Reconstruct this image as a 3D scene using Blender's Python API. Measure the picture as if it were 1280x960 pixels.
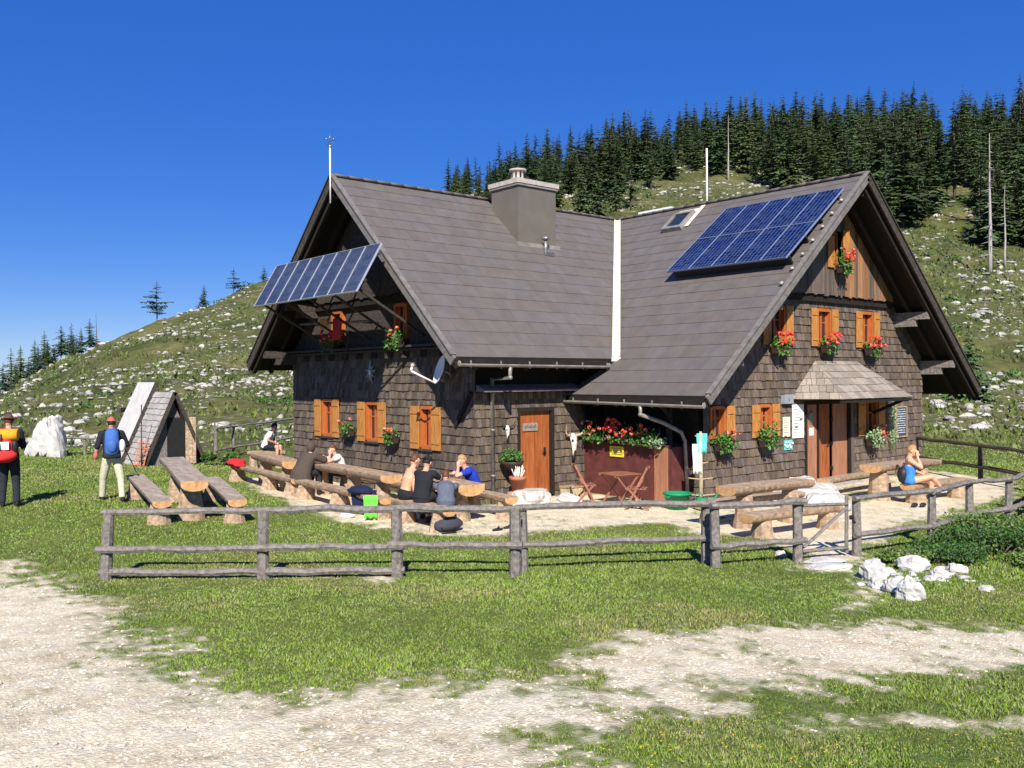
import bpy, math, random
import numpy as np
from mathutils import Vector, Matrix
random.seed(7); rng=np.random.default_rng(7)
for o in list(bpy.data.objects): bpy.data.objects.remove(o)
scene=bpy.context.scene
COL=scene.collection
# ------------------------------------------------------------ camera
cd=bpy.data.cameras.new('camera'); cam=bpy.data.objects.new('camera',cd); COL.objects.link(cam)
cd.sensor_width=36; cd.lens=1131.4/1280*36; cd.clip_start=.1; cd.clip_end=3000
R_=Vector((0.7648595,-0.6441637,-0.0065604)); U_=Vector((0.0089485,0.0004412,0.99996)); F_=Vector((0.6441349,0.7648875,-0.0061017))
m=Matrix((R_,U_,-F_)).transposed().to_4x4(); m.translation=Vector((0,0,2.75)); cam.matrix_world=m
scene.camera=cam
# ------------------------------------------------------------ light
SUN_EL=math.radians(38); SUN_TR=math.radians(51)   # travel azimuth measured from +x
w=bpy.data.worlds.new('World'); scene.world=w; w.use_nodes=True
nt=w.node_tree; bg=nt.nodes['Background']
sky=nt.nodes.new('ShaderNodeTexSky'); sky.sky_type='NISHITA'; sky.sun_disc=False
sky.sun_elevation=SUN_EL
# direction towards the sun: (-cos,-sin); Nishita azimuth: rotation 0 = +y, clockwise
sx,sy=-math.cos(SUN_TR),-math.sin(SUN_TR)
sky.sun_rotation=math.atan2(sx,sy)%(2*math.pi)
sky.altitude=1700; sky.air_density=1.0; sky.dust_density=.0; sky.ozone_density=4.0
hs=nt.nodes.new('ShaderNodeHueSaturation'); hs.inputs['Saturation'].default_value=1.3; hs.inputs['Hue'].default_value=.515
mx=nt.nodes.new('ShaderNodeMix'); mx.data_type='RGBA'; mx.inputs[0].default_value=.42; mx.inputs[7].default_value=(.35,1.9,8.2,1)
nt.links.new(sky.outputs[0],hs.inputs['Color']); nt.links.new(hs.outputs[0],mx.inputs[6]); nt.links.new(mx.outputs[2],bg.inputs[0]); bg.inputs[1].default_value=.07
sl=bpy.data.lights.new('sun','SUN'); sl.energy=5.0; sl.angle=math.radians(.55); sl.color=(1,.94,.85)
so=bpy.data.objects.new('sun',sl); COL.objects.link(so)
dv=Vector((math.cos(SUN_TR)*math.cos(SUN_EL),math.sin(SUN_TR)*math.cos(SUN_EL),-math.sin(SUN_EL)))
so.rotation_euler=dv.to_track_quat('-Z','Y').to_euler(); so.location=(-20,-20,30)
vs=scene.view_settings; vs.view_transform='Standard'; vs.look='None'; vs.gamma=1; vs.exposure=.58; vs.use_curve_mapping=False
scene.render.engine='CYCLES'; scene.render.resolution_x=1024; scene.render.resolution_y=768
# ------------------------------------------------------------ terrain function
FW=(0.64414,0.76491)  # camera forward in xy
UT=[-900,-200,0,60,130,200,260,330,420,555,700,800,900,1050,1186,1280,1500,2300]
# per azimuth column: skyline elevation tangent, skyline distance, mid tangent, mid distance
SKV=[500,505,492,455,427,402,380,352,312,250,218,192,187,177,174,172,168,240]
SKD=[170,150,140,145,150,150,155,160,180,210,225,235,240,240,240,240,240,200]
MDV=[540,535,525,508,495,480,468,455,420,330,262,256,240,262,275,310,330,420]
MDD=[80,80,75,75,75,75,80,85,95,110,120,125,130,130,125,115,110,90]
def tanv(u,v):
    # elevation tangent for image point (approx. roll incl.)
    hz=473+0.0066*(640-u)*1.0
    return (hz-v)/np.sqrt(1131.4**2+(u-640.)**2)
ANG=np.arctan2(np.array(UT)-640.,1131.4)
ST=np.array([tanv(u,v) for u,v in zip(UT,SKV)]);SD=np.array(SKD,float)
MT=np.array([tanv(u,v) for u,v in zip(UT,MDV)]);MD=np.array(MDD,float)
H=2.75
def sm(t): t=np.clip(t,0,1);return t*t*(3-2*t)
def hsh(i,j,s=0):
    n=(i*374761393+j*668265263+s*1442695041)&0xffffffff
    n=((n^(n>>13))*1274126177)&0xffffffff
    return ((n^(n>>16))&0xffff)/65535.
def vn(x,y,s=0):
    xi=np.floor(x).astype(np.int64);yi=np.floor(y).astype(np.int64);fx=sm(x-xi);fy=sm(y-yi)
    return (hsh(xi,yi,s)*(1-fx)+hsh(xi+1,yi,s)*fx)*(1-fy)+(hsh(xi,yi+1,s)*(1-fx)+hsh(xi+1,yi+1,s)*fx)*fy
def fbm(x,y,o=4,s=0):
    a=.5;t=0;n=0
    for k in range(o):
        t=t+a*vn(x,y,s+k);n+=a;a*=.5;x=x*2.03+17.3;y=y*2.03+9.1
    return t/n
def ground(x,y):
    x=np.asarray(x,float);y=np.asarray(y,float)
    d=np.hypot(x,y)+1e-6
    f=x*FW[0]+y*FW[1]; r=x*FW[1]-y*FW[0]
    a=np.arctan2(r,f)
    k=1.6
    t=(1.15-.09*d); h=np.where(t*k>20,t,np.log1p(np.exp(np.clip(t*k*4,-50,50)))/(4*k))
    h=h+.32*sm((10.5-x)/5)*sm((y-15)/6)*sm((60-d)/20)
    st=np.interp(a,ANG,ST);sd=np.interp(a,ANG,SD);mt=np.interp(a,ANG,MT);md=np.interp(a,ANG,MD)
    hs=H+st*sd;hm=H+mt*md
    # fade hills behind camera
    bk=sm((np.abs(a)-1.0)/1.2); hs=hs*(1-bk)+3*bk;hm=hm*(1-bk)+1.5*bk
    d0=34.
    # quadratic-ish through (d0,0) (md,hm) (sd,hs)
    t1=np.clip((d-d0)/(md-d0),0,1);t2=np.clip((d-md)/(sd-md),0,1)
    s1=hm/(md-d0);s2=(hs-hm)/(sd-md)
    sl=.5*(s1+s2)
    # hermite
    def herm(t,p0,p1,m0,m1,L): return (2*t**3-3*t*t+1)*p0+(t**3-2*t*t+t)*m0*L+(-2*t**3+3*t*t)*p1+(t**3-t*t)*m1*L
    hh=herm(t1,0,hm,s1*.5,sl,md-d0); h2=herm(t2,hm,hs,sl,s2*.75,sd-md)
    hill=np.where(d<d0,0,np.where(d<md,hh,np.where(d<sd,h2,hs-(d-sd)*.12)))
    am=sm((d-36)/30)
    hill=hill+am*((fbm(x/11,y/11,4,5)-.5)*3.2+(fbm(x/2.6,y/2.6,3,9)-.5)*.9)*np.where(d<sd,1,.6)
    hill=np.maximum(hill,-6)
    return h+hill+(fbm(x/1.7,y/1.7,3,3)-.5)*.07
# ------------------------------------------------------------ materials
def NT(name):
    m=bpy.data.materials.new(name); m.use_nodes=True; t=m.node_tree; b=t.nodes['Principled BSDF']; return m,t,b
def N(t,typ,**k):
    n=t.nodes.new(typ)
    for a,v in k.items():
        if a in n.inputs: n.inputs[a].default_value=v
        else: setattr(n,a,v)
    return n
def lerpc(c,f): return tuple(max(0,min(1,x*f)) for x in c[:3])+(1,)
MATS={}
def mat(name,col,rough=.8,var=.25,scale=6,stretch=(1,1,1),bump=.3,bdist=.01,island=0,col2=None,metal=0,spec=.3,detail=6,hue=0,trans=0,objrand=0):
    if name in MATS: return MATS[name]
    m,t,b=NT(name); L=t.links.new
    tc=N(t,'ShaderNodeTexCoord'); mp=N(t,'ShaderNodeMapping'); mp.inputs['Scale'].default_value=stretch
    L(tc.outputs['Object'],mp.inputs[0])
    nz=N(t,'ShaderNodeTexNoise',Scale=scale,Detail=detail,Roughness=.62); L(mp.outputs[0],nz.inputs['Vector'])
    cr=N(t,'ShaderNodeValToRGB'); cr.color_ramp.elements[0].position=.3; cr.color_ramp.elements[1].position=.7
    cr.color_ramp.elements[0].color=lerpc(col,1-var); cr.color_ramp.elements[1].color=lerpc(col2 or col,1+var if not col2 else 1)
    L(nz.outputs[0],cr.inputs[0]); out=cr.outputs[0]
    if island or hue:
        g=N(t,'ShaderNodeNewGeometry'); hs=N(t,'ShaderNodeHueSaturation')
        mr=N(t,'ShaderNodeMapRange'); mr.inputs[3].default_value=1-island; mr.inputs[4].default_value=1+island
        L(g.outputs['Random Per Island'],mr.inputs[0]); L(mr.outputs[0],hs.inputs['Value'])
        if hue:
            mu=N(t,'ShaderNodeMath',operation='MULTIPLY'); mu.inputs[1].default_value=7.31
            fr=N(t,'ShaderNodeMath',operation='FRACT'); L(g.outputs['Random Per Island'],mu.inputs[0]); L(mu.outputs[0],fr.inputs[0])
            m2=N(t,'ShaderNodeMapRange'); m2.inputs[3].default_value=.5-hue; m2.inputs[4].default_value=.5+hue
            L(fr.outputs[0],m2.inputs[0]); L(m2.outputs[0],hs.inputs['Hue'])
            m3=N(t,'ShaderNodeMapRange'); m3.inputs[3].default_value=.7; m3.inputs[4].default_value=1.25
            L(fr.outputs[0],m3.inputs[0]); L(m3.outputs[0],hs.inputs['Saturation'])
        L(out,hs.inputs['Color']); out=hs.outputs[0]
    if objrand:
        oi=N(t,'ShaderNodeObjectInfo'); ho=N(t,'ShaderNodeHueSaturation')
        r1=N(t,'ShaderNodeMapRange'); r1.inputs[3].default_value=1-objrand; r1.inputs[4].default_value=1+objrand; L(oi.outputs['Random'],r1.inputs[0]); L(r1.outputs[0],ho.inputs['Value'])
        r2=N(t,'ShaderNodeMath',operation='MULTIPLY'); r2.inputs[1].default_value=13.7; r3=N(t,'ShaderNodeMath',operation='FRACT'); L(oi.outputs['Random'],r2.inputs[0]); L(r2.outputs[0],r3.inputs[0])
        r4=N(t,'ShaderNodeMapRange'); r4.inputs[3].default_value=.465; r4.inputs[4].default_value=.52; L(r3.outputs[0],r4.inputs[0]); L(r4.outputs[0],ho.inputs['Hue'])
        L(out,ho.inputs['Color']); out=ho.outputs[0]
    L(out,b.inputs['Base Color'])
    b.inputs['Roughness'].default_value=rough; b.inputs['Metallic'].default_value=metal; b.inputs['Specular IOR Level'].default_value=spec
    if bump:
        bp=N(t,'ShaderNodeBump'); bp.inputs['Strength'].default_value=bump; bp.inputs['Distance'].default_value=bdist
        L(nz.outputs[0],bp.inputs['Height']); L(bp.outputs[0],b.inputs['Normal'])
    MATS[name]=m; return m
M_={}
def setup_mats():
    g=globals()
    M_['roof']=mat('roof_tile',(.128,.111,.100),.62,.13,3,(1,1,1),.25,.01,island=.035,hue=.004)
    M_['shingle']=mat('wood_shingle',(.112,.085,.064),.85,.42,7,(4,4,1),.6,.01,island=.42,hue=.014)
    M_['shingle_sunlit']=mat('sunlit_shingle',(.128,.096,.073),.85,.42,7,(5,5,.8),.6,.01,island=.36,hue=.012)  # shingle copy coloured brighter for the light on the right gable
    M_['canopy']=mat('canopy_shingle',(.27,.23,.19),.85,.3,9,(4,4,1),.5,.01,island=.25)
    M_['darkwood']=mat('dark_wood',(.018,.014,.011),.85,.4,9,(1,1,1),.4)
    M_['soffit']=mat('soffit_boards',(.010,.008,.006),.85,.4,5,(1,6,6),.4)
    M_['barge']=mat('barge_board',(.17,.155,.14),.6,.3,8,(1,1,1),.3)
    M_['orange']=mat('orange_wood',(.43,.175,.036),.6,.3,4,(6,6,1),.25,col2=(.58,.27,.075))
    M_['frame']=mat('frame_wood',(.42,.12,.03),.5,.2,4,(6,6,1),.2)
    M_['door']=mat('door_wood',(.27,.075,.022),.5,.3,3,(9,9,.8),.3,island=.12,col2=(.42,.13,.04))
    M_['doorbrown']=mat('door_brown',(.34,.155,.085),.6,.25,3,(9,9,.8),.3,island=.1)
    M_['boards']=mat('gable_boards',(.115,.09,.072),.85,.45,3,(14,14,.7),.6,island=.3)
    M_['boardsbrown']=mat('gable_boards_brown',(.27,.14,.07),.8,.35,3,(14,14,.7),.6,island=.25)
    M_['greywood']=mat('weathered_wood',(.19,.17,.15),.9,.5,5,(3,3,3),.9,.02)
    M_['darkgrey']=mat('dark_weathered_and_shaded_wood',(.055,.045,.038),.9,.5,7,(2,2,2),.8,.02)  # dark wood; on the left gable its colour also stands for shade
    M_['log']=mat('peeled_log',(.31,.195,.125),.85,.35,4.5,(3,1.2,3),.8,.02,col2=(.54,.40,.27))
    M_['loggrey']=mat('grey_log_top',(.34,.26,.19),.75,.35,2.5,(5,1.2,5),.5,.01,col2=(.46,.38,.30))
    M_['logpink']=mat('pinkish_log',(.45,.24,.14),.7,.35,2.6,(2,2,2),.4,.01,col2=(.62,.42,.26))
    M_['endgrain']=mat('log_end_grain',(.50,.24,.085),.75,.25,9,(1,1,1),.3,col2=(.68,.42,.2))
    M_['glass']=mat('window_glass',(.02,.025,.03),.08,.1,2,(1,1,1),0,spec=.9)
    M_['white']=mat('white_paint',(.78,.78,.76),.6,.06,8)
    M_['cloth_white']=mat('white_cloth',(.78,.77,.76),.9,.08,14)
    M_['metal']=mat('zinc_metal',(.30,.30,.29),.38,.25,5,metal=.7)
    M_['gutter']=mat('gutter_metal',(.27,.25,.225),.45,.3,5,metal=.2)
    M_['flash']=mat('valley_metal',(.74,.69,.52),.5,.12,3)
    M_['chimney']=mat('chimney_cladding',(.155,.135,.11),.55,.12,2,metal=.1,bump=.1)
    M_['concrete']=mat('concrete_cap',(.42,.38,.33),.85,.25,10)
    M_['panel_red']=mat('red_brown_panel',(.115,.035,.032),.55,.35,4,bump=.2)
    M_['black']=mat('black_plastic',(.02,.02,.022),.5,.2,6,bump=.1)
    M_['planter']=mat('brown_planter',(.05,.032,.025),.6,.3,9)
    M_['leaf']=mat('plant_leaf',(.07,.17,.03),.55,.3,20,island=.45,hue=.02,bump=0)
    M_['leaf2']=mat('pale_leaf',(.22,.33,.16),.6,.3,20,island=.4,hue=.02,bump=0)
    M_['bushleaf']=mat('bush_leaf',(.055,.12,.022),.6,.3,20,island=.5,hue=.025,bump=0)
    M_['leafbank']=mat('bank_leaf',(.11,.17,.035),.6,.3,20,island=.45,hue=.03,bump=0)
    M_['red']=mat('red_blossom',(.72,.028,.02),.6,.2,30,island=.25,hue=.012,bump=0)
    M_['pink']=mat('salmon_blossom',(.72,.18,.12),.6,.2,30,island=.25,hue=.012,bump=0)
    M_['rock']=mat('limestone',(.52,.50,.46),.9,.35,3.5,bump=.9,bdist=.05,detail=9,col2=(.72,.70,.65))
    M_['hillrock']=mat('hill_limestone',(.37,.355,.31),.9,.35,2,bump=.6,bdist=.05,island=.28)
    M_['spruce']=mat('spruce_needles',(.050,.082,.026),.7,.35,3,island=.5,hue=.02,bump=0,objrand=.38)
    M_['larch']=mat('thin_needles',(.04,.07,.04),.7,.35,3,island=.5,hue=.02,bump=0)
    M_['trunk']=mat('conifer_bark',(.11,.085,.07),.9,.4,6,(2,2,.5),.5)
    M_['deadtrunk']=mat('dead_bark',(.36,.33,.30),.9,.3,6,(2,2,.5),.4)
    M_['skin']=mat('skin',(.62,.33,.22),.5,.08,12,bump=.05)
    M_['tan']=mat('sunburnt_skin',(.68,.36,.22),.5,.08,12,bump=.05)
    M_['hair_dark']=mat('dark_hair',(.02,.013,.01),.6,.4,40)
    M_['hair_brown']=mat('brown_hair',(.12,.045,.022),.6,.4,40)
    M_['hair_fair']=mat('fair_hair',(.42,.22,.10),.6,.4,40)
    M_['terracotta']=mat('terracotta',(.45,.16,.08),.8,.15,9)
    M_['bone']=mat('bone',(.66,.62,.54),.7,.25,14)
    M_['green_plastic']=mat('green_plastic',(.012,.25,.10),.4,.1,4,bump=.05)
    M_['foldwood']=mat('oiled_wood',(.30,.125,.075),.6,.3,6,(1,1,1),.2)
    M_['straw']=mat('dry_twigs',(.45,.36,.22),.9,.4,20,island=.3)
def cloth(name,c,var=.15): return mat(name,c,.9,var,16,bump=.35,bdist=.01)
setup_mats()
# ------------------------------------------------------------ mesh builder
OFF={}
class MB:
    def __init__(s): s.v=[];s.f=[];s.m=[];s.cur=0;s.sm=[]
    def add(s,vs,fs,smooth=False):
        b=len(s.v); s.v+= [tuple(map(float,p)) for p in vs]
        for f in fs: s.f.append(tuple(b+i for i in f)); s.m.append(s.cur); s.sm.append(smooth)
    def hexa(s,p): s.add(p,[(0,3,2,1),(4,5,6,7),(0,1,5,4),(1,2,6,5),(2,3,7,6),(3,0,4,7)])
    def box(s,x0,x1,y0,y1,z0,z1):
        s.hexa([(x0,y0,z0),(x1,y0,z0),(x1,y1,z0),(x0,y1,z0),(x0,y0,z1),(x1,y0,z1),(x1,y1,z1),(x0,y1,z1)])
    def beam(s,a,b,w,h,up=(0,0,1),jit=0):
        a=Vector(a);b=Vector(b);d=(b-a).normalized();up=Vector(up)
        if abs(d.dot(up))>.98: up=Vector((0,1,0)) if abs(d.y)<.9 else Vector((1,0,0))
        r=d.cross(up).normalized()*w/2;u=r.cross(d).normalized()*h/2
        s.hexa([a-r-u,a+r-u,a+r+u,a-r+u,b-r-u,b+r-u,b+r+u,b-r+u])
    def tube(s,pts,rad,n=8,cap=True,smooth=True,flat=1,side=None,wob=0,squash=None):
        pts=[Vector(p) for p in pts]; k=len(pts)
        if not hasattr(rad,'__len__'): rad=[rad]*k
        rings=[];prev=None
        for i,p in enumerate(pts):
            d=(pts[min(i+1,k-1)]-pts[max(i-1,0)])
            if d.length<1e-9:d=Vector((0,0,1))
            d.normalize()
            if side is not None: r=Vector(side)-d*d.dot(Vector(side))
            elif prev is None:
                r=d.cross(Vector((0,0,1)));
                if r.length<.1:r=d.cross(Vector((0,1,0)))
            else: r=prev-d*d.dot(prev)
            if r.length<1e-6: r=d.orthogonal()
            r.normalize();prev=r.copy();u=d.cross(r)
            q=rad[i]; rw,rd=(q if hasattr(q,'__len__') else (q,q*flat))
            ring=[]
            for j in range(n):
                a=2*math.pi*j/n; wv=1+(random.uniform(-wob,wob) if wob else 0)
                ring.append(p+(r*math.cos(a)*rw+u*math.sin(a)*rd)*wv)
            rings.append(ring)
        vs=[q for r in rings for q in r]; fs=[]
        for i in range(k-1):
            for j in range(n):
                j2=(j+1)%n; fs.append((i*n+j,i*n+j2,(i+1)*n+j2,(i+1)*n+j))
        s.add(vs,fs,smooth)
        if cap:
            b=len(s.v)-len(vs)
            s.f.append(tuple(b+j for j in range(n))[::-1]);s.m.append(s.cur);s.sm.append(False)
            s.f.append(tuple(b+(k-1)*n+j for j in range(n)));s.m.append(s.cur);s.sm.append(False)
    def ball(s,c,r,nu=10,nv=7,noise=0,smooth=True,fn=None):
        if not hasattr(r,'__len__'): r=(r,r,r)
        vs=[];fs=[]
        for i in range(nv+1):
            t=math.pi*i/nv
            for j in range(nu):
                a=2*math.pi*j/nu; k=1+(random.uniform(-noise,noise) if noise and 0<i<nv else 0)
                q=Vector((math.sin(t)*math.cos(a)*k,math.sin(t)*math.sin(a)*k,math.cos(t)*k))
                if fn: q=fn(q)
                vs.append((c[0]+q[0]*r[0],c[1]+q[1]*r[1],c[2]+q[2]*r[2]))
        for i in range(nv):
            for j in range(nu):
                j2=(j+1)%nu; fs.append((i*nu+j,(i+1)*nu+j,(i+1)*nu+j2,i*nu+j2))
        s.add(vs,fs,smooth)
    def lathe(s,c,prof,n=16,smooth=True):
        vs=[];fs=[];k=len(prof)
        for r,z in prof:
            for j in range(n):
                a=2*math.pi*j/n; vs.append((c[0]+r*math.cos(a),c[1]+r*math.sin(a),c[2]+z))
        for i in range(k-1):
            for j in range(n):
                j2=(j+1)%n; fs.append((i*n+j,i*n+j2,(i+1)*n+j2,(i+1)*n+j))
        s.add(vs,fs,smooth)
    def prism(s,poly,d):
        """polygon of 3D points extruded by vector d"""
        n=len(poly); d=Vector(d); a=[Vector(p) for p in poly]; vs=a+[p+d for p in a]
        s.add(vs,[tuple(range(n))[::-1],tuple(range(n,2*n))]+[(i,(i+1)%n,n+(i+1)%n,n+i) for i in range(n)])
    def quad(s,a,b,c,d,smooth=False): s.add([a,b,c,d],[(0,1,2,3)],smooth)
    def build(s,name,mats,parent=None,world=True,label=None):
        me=bpy.data.meshes.new(name); off=OFF.get(parent.name,(0,0,0)) if (parent and world) else (0,0,0)
        v=np.array(s.v,np.float32).reshape(-1,3)-np.array(off,np.float32)
        me.from_pydata(v.tolist(),[],s.f)
        if not isinstance(mats,(list,tuple)): mats=[mats]
        for m in mats: me.materials.append(M_[m] if isinstance(m,str) else m)
        me.polygons.foreach_set('material_index',s.m); me.polygons.foreach_set('use_smooth',s.sm); me.update()
        o=bpy.data.objects.new(name,me); COL.objects.link(o)
        if parent: o.parent=parent; OFF[o.name]=off
        if label: o['label']=label
        return o
def tag(o,label=None,cat=None,group=None,kind=None):
    if label:o['label']=label
    if cat:o['category']=cat
    if group:o['group']=group
    if kind:o['kind']=kind
    return o
def thing(name,label,cat,loc=(0,0,0),rz=0,group=None):
    o=bpy.data.objects.new(name,None); COL.objects.link(o); o.location=loc; o.rotation_euler=(0,0,rz); o.empty_display_size=.2
    OFF[o.name]=tuple(loc); return tag(o,label,cat,group)
def fastmesh(name,v,f,mats,mi=None,smooth=False,attr=None):
    v=np.asarray(v,np.float32);f=np.asarray(f,np.int32); n=f.shape[1]
    me=bpy.data.meshes.new(name); me.vertices.add(len(v)); me.vertices.foreach_set('co',v.ravel())
    me.loops.add(f.size); me.loops.foreach_set('vertex_index',f.ravel())
    me.polygons.add(len(f)); me.polygons.foreach_set('loop_start',np.arange(0,f.size,n,dtype=np.int32))
    try: me.polygons.foreach_set('loop_total',np.full(len(f),n,np.int32))
    except Exception: pass
    for m in mats: me.materials.append(M_[m] if isinstance(m,str) else m)
    if mi is not None: me.polygons.foreach_set('material_index',np.asarray(mi,np.int32))
    me.polygons.foreach_set('use_smooth',np.full(len(f),smooth,bool))
    if attr:
        for k,a in attr.items():
            at=me.attributes.new(k,'FLOAT','POINT'); at.data.foreach_set('value',np.asarray(a,np.float32))
    me.update(calc_edges=True); o=bpy.data.objects.new(name,me); COL.objects.link(o); return o
def copy_thing(root,loc,rz=0,sc=1.,label=None,group=None):
    c=root.copy(); COL.objects.link(c); c.location=loc; c.rotation_euler=(0,0,rz); c.scale=(sc,sc,sc) if not hasattr(sc,'__len__') else sc
    if label:c['label']=label
    if group:c['group']=group
    def rec(s,d):
        for ch in list(s.children):
            k=ch.copy(); COL.objects.link(k); k.parent=d; rec(ch,k)
    rec(root,c); return c
def gnd(x,y): return float(ground(x,y))
# ------------------------------------------------------------ ground
PATHS=[([(2.7,15.2),(2.96,13.38),(2.85,10.8),(2.6,8.96),(2.35,7.06),(2.75,6.3),(3.2,5.5),(3.9,5.05),(4.94,4.8),(4.75,4.27),(3.9,3.84),(3.0,3.2),(2.2,2.2),(1,1),(-2,0),(-6,2),(-8,10),(-7,19),(-2,17)],1.0,.8),
([(4.5,4.85),(5.2,5.35),(6.0,5.6),(6.9,5.55),(7.9,5.0),(9.12,3.7),(12,1),(14,-3),(12,-4),(9,1.5),(7.66,2.87),(6.42,3.39),(5.43,3.6),(4.72,3.7),(4.2,3.95)],.88,.55),
([(4.31,3.03),(5.14,3.14),(5.52,2.92),(6.06,2.4),(6.6,1.6),(6.3,1.6),(5.93,2.22),(5.32,2.7),(4.87,2.8),(4.15,2.75)],.62,.2),
([(10.4,24.2),(11.96,24.0),(11.9,18.45),(11.9,15.4),(13.98,15.4),(15.3,15.3),(15.3,12.8),(15.9,12.3),(16.9,11.2),(14.5,10.6),(13.15,11.2),(12.06,11.7),(10.39,12.1),(9.1,12.6),(8.75,14.6),(8.95,17.38),(9.5,20.83)],.95,.35),
([(14.2,12.2),(19.94,12.6),(25.94,12.46),(25.86,11.29),(25.06,9.6),(21.04,8.3),(18.15,8.1),(14.99,7.9),(13.4,7.35),(11.4,6.5),(11.1,6.85),(12.2,7.7),(13.1,8.8),(12.6,10.3)],.95,.4),
([(11.5,6.5),(10.3,5.6),(8.8,5.2),(8.9,5.0),(10.4,5.35),(11.8,6.3)],.5,.2),
([(3.2,12.8),(5,12),(6.5,10.4),(6.1,9.9),(4.6,11.2),(3,12.2)],.15,.3)]
def sdpoly(x,y,P):
    P=np.array(P,float); inside=np.zeros(x.shape,bool); dm=np.full(x.shape,1e9)
    for i in range(len(P)):
        ax,ay=P[i];bx,by=P[(i+1)%len(P)]
        ex,ey=bx-ax,by-ay; t=np.clip(((x-ax)*ex+(y-ay)*ey)/(ex*ex+ey*ey),0,1)
        dm=np.minimum(dm,(x-ax-t*ex)**2+(y-ay-t*ey)**2)
        c=((ay>y)!=(by>y)); xx=ax+(y-ay)/(ey if abs(ey)>1e-9 else 1e-9)*ex
        inside^=(c&(x<xx))
    d=np.sqrt(dm); return np.where(inside,d,-d)
def gravel(x,y):
    """0 = closed turf, 1 = bare limestone gravel, with worn patchy edges"""
    m=np.zeros(np.shape(x))
    for P,wt,s in PATHS: m=np.maximum(m,wt*sm((sdpoly(x,y,P)/s+1)*.5))
    n=fbm(x*1.1,y*1.1,4,21); n2=fbm(x*5,y*5,3,31); n3=vn(x*17,y*17,40)
    n4=fbm(x*.45+3,y*.45,3,77)
    q=m-.5+(n-.5)*1.15+(n2-.5)*.95+(n3-.5)*.55+(n4-.5)*.5*(m>.05)
    q=np.where(m<.01,-1,q)
    return sm(q/.75+.5)
def ground_mats():
    m,t,b=NT('turf_and_gravel'); L=t.links.new
    tc=N(t,'ShaderNodeTexCoord'); at=N(t,'ShaderNodeAttribute',attribute_name='gravel'); ah=N(t,'ShaderNodeAttribute',attribute_name='hill')
    def noise(s,d=5,r=.6):
        n=N(t,'ShaderNodeTexNoise',Scale=s,Detail=d,Roughness=r); L(tc.outputs['Object'],n.inputs['Vector']); return n
    def ramp(i,els):
        r=N(t,'ShaderNodeValToRGB'); r.color_ramp.elements.remove(r.color_ramp.elements[1])
        r.color_ramp.elements[0].position=els[0][0]; r.color_ramp.elements[0].color=els[0][1]+(1,)
        for p,c in els[1:]:
            e=r.color_ramp.elements.new(p); e.color=c+(1,)
        L(i,r.inputs[0]); return r
    def mix(f,a,c):
        x=N(t,'ShaderNodeMix',data_type='RGBA')
        if isinstance(f,float): x.inputs[0].default_value=f
        else: L(f,x.inputs[0])
        L(a,x.inputs[6]); L(c,x.inputs[7]); return x.outputs[2]
    n1=noise(.6); n2=noise(38,4); n3=noise(4.5,5)
    g1=ramp(n3.outputs[0],[(.3,(.075,.115,.022)),(.55,(.135,.175,.036)),(.72,(.21,.20,.068))])
    g2=ramp(n1.outputs[0],[(.35,(.075,.14,.022)),(.65,(.21,.20,.055))])
    gm=mix(.5,g1.outputs[0],g2.outputs[0])
    g3=ramp(n2.outputs[0],[(.3,(.5,.5,.5)),(.7,(1.3,1.3,1.3))])
    mm=N(t,'ShaderNodeMix',data_type='RGBA',blend_type='MULTIPLY'); mm.inputs[0].default_value=1; L(gm,mm.inputs[6]); L(g3.outputs[0],mm.inputs[7])
    # gravel
    vo=N(t,'ShaderNodeTexVoronoi',Scale=55.); L(tc.outputs['Object'],vo.inputs['Vector'])
    s1=ramp(noise(2.2,8,.7).outputs[0],[(.3,(.53,.435,.285)),(.5,(.73,.64,.455)),(.7,(.82,.745,.57))])
    s2=ramp(vo.outputs['Color'],[(.2,(.82,.80,.77)),(.8,(1.08,1.08,1.06))])
    m2=N(t,'ShaderNodeMix',data_type='RGBA',blend_type='MULTIPLY'); m2.inputs[0].default_value=1; L(s1.outputs[0],m2.inputs[6]); L(s2.outputs[0],m2.inputs[7])
    near=mix(at.outputs['Fac'],mm.outputs[2],m2.outputs[2])
    # hillside
    h1=ramp(noise(.16,6,.65).outputs[0],[(.33,(.040,.056,.015)),(.5,(.082,.094,.028)),(.68,(.145,.135,.055))])
    h2=ramp(noise(1.3,6,.7).outputs[0],[(.3,(.55,.55,.5)),(.7,(1.35,1.3,1.2))])
    m3=N(t,'ShaderNodeMix',data_type='RGBA',blend_type='MULTIPLY'); m3.inputs[0].default_value=1; L(h1.outputs[0],m3.inputs[6]); L(h2.outputs[0],m3.inputs[7])
    hr=ramp(noise(1.7,9,.75).outputs[0],[(.55,(0,0,0)),(.62,(1,1,1))])
    hm=ramp(noise(.09,3).outputs[0],[(.42,(.15,.15,.15)),(.6,(.9,.9,.9))])
    mk=N(t,'ShaderNodeMath',operation='MULTIPLY'); L(hr.outputs[0],mk.inputs[0]); L(hm.outputs[0],mk.inputs[1])
    rc=N(t,'ShaderNodeRGB'); rc.outputs[0].default_value=(.27,.255,.21,1)
    hill=mix(mk.outputs[0],m3.outputs[2],rc.outputs[0])
    fin=mix(ah.outputs['Fac'],near,hill)
    L(fin,b.inputs['Base Color']); b.inputs['Roughness'].default_value=.95; b.inputs['Specular IOR Level'].default_value=.15
    bp=N(t,'ShaderNodeBump'); bp.inputs['Strength'].default_value=.7; bp.inputs['Distance'].default_value=.03
    ad=N(t,'ShaderNodeMath',operation='ADD'); L(n2.outputs[0],ad.inputs[0]); L(n3.outputs[0],ad.inputs[1]); L(ad.outputs[0],bp.inputs['Height']); L(bp.outputs[0],b.inputs['Normal'])
    return m
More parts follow.
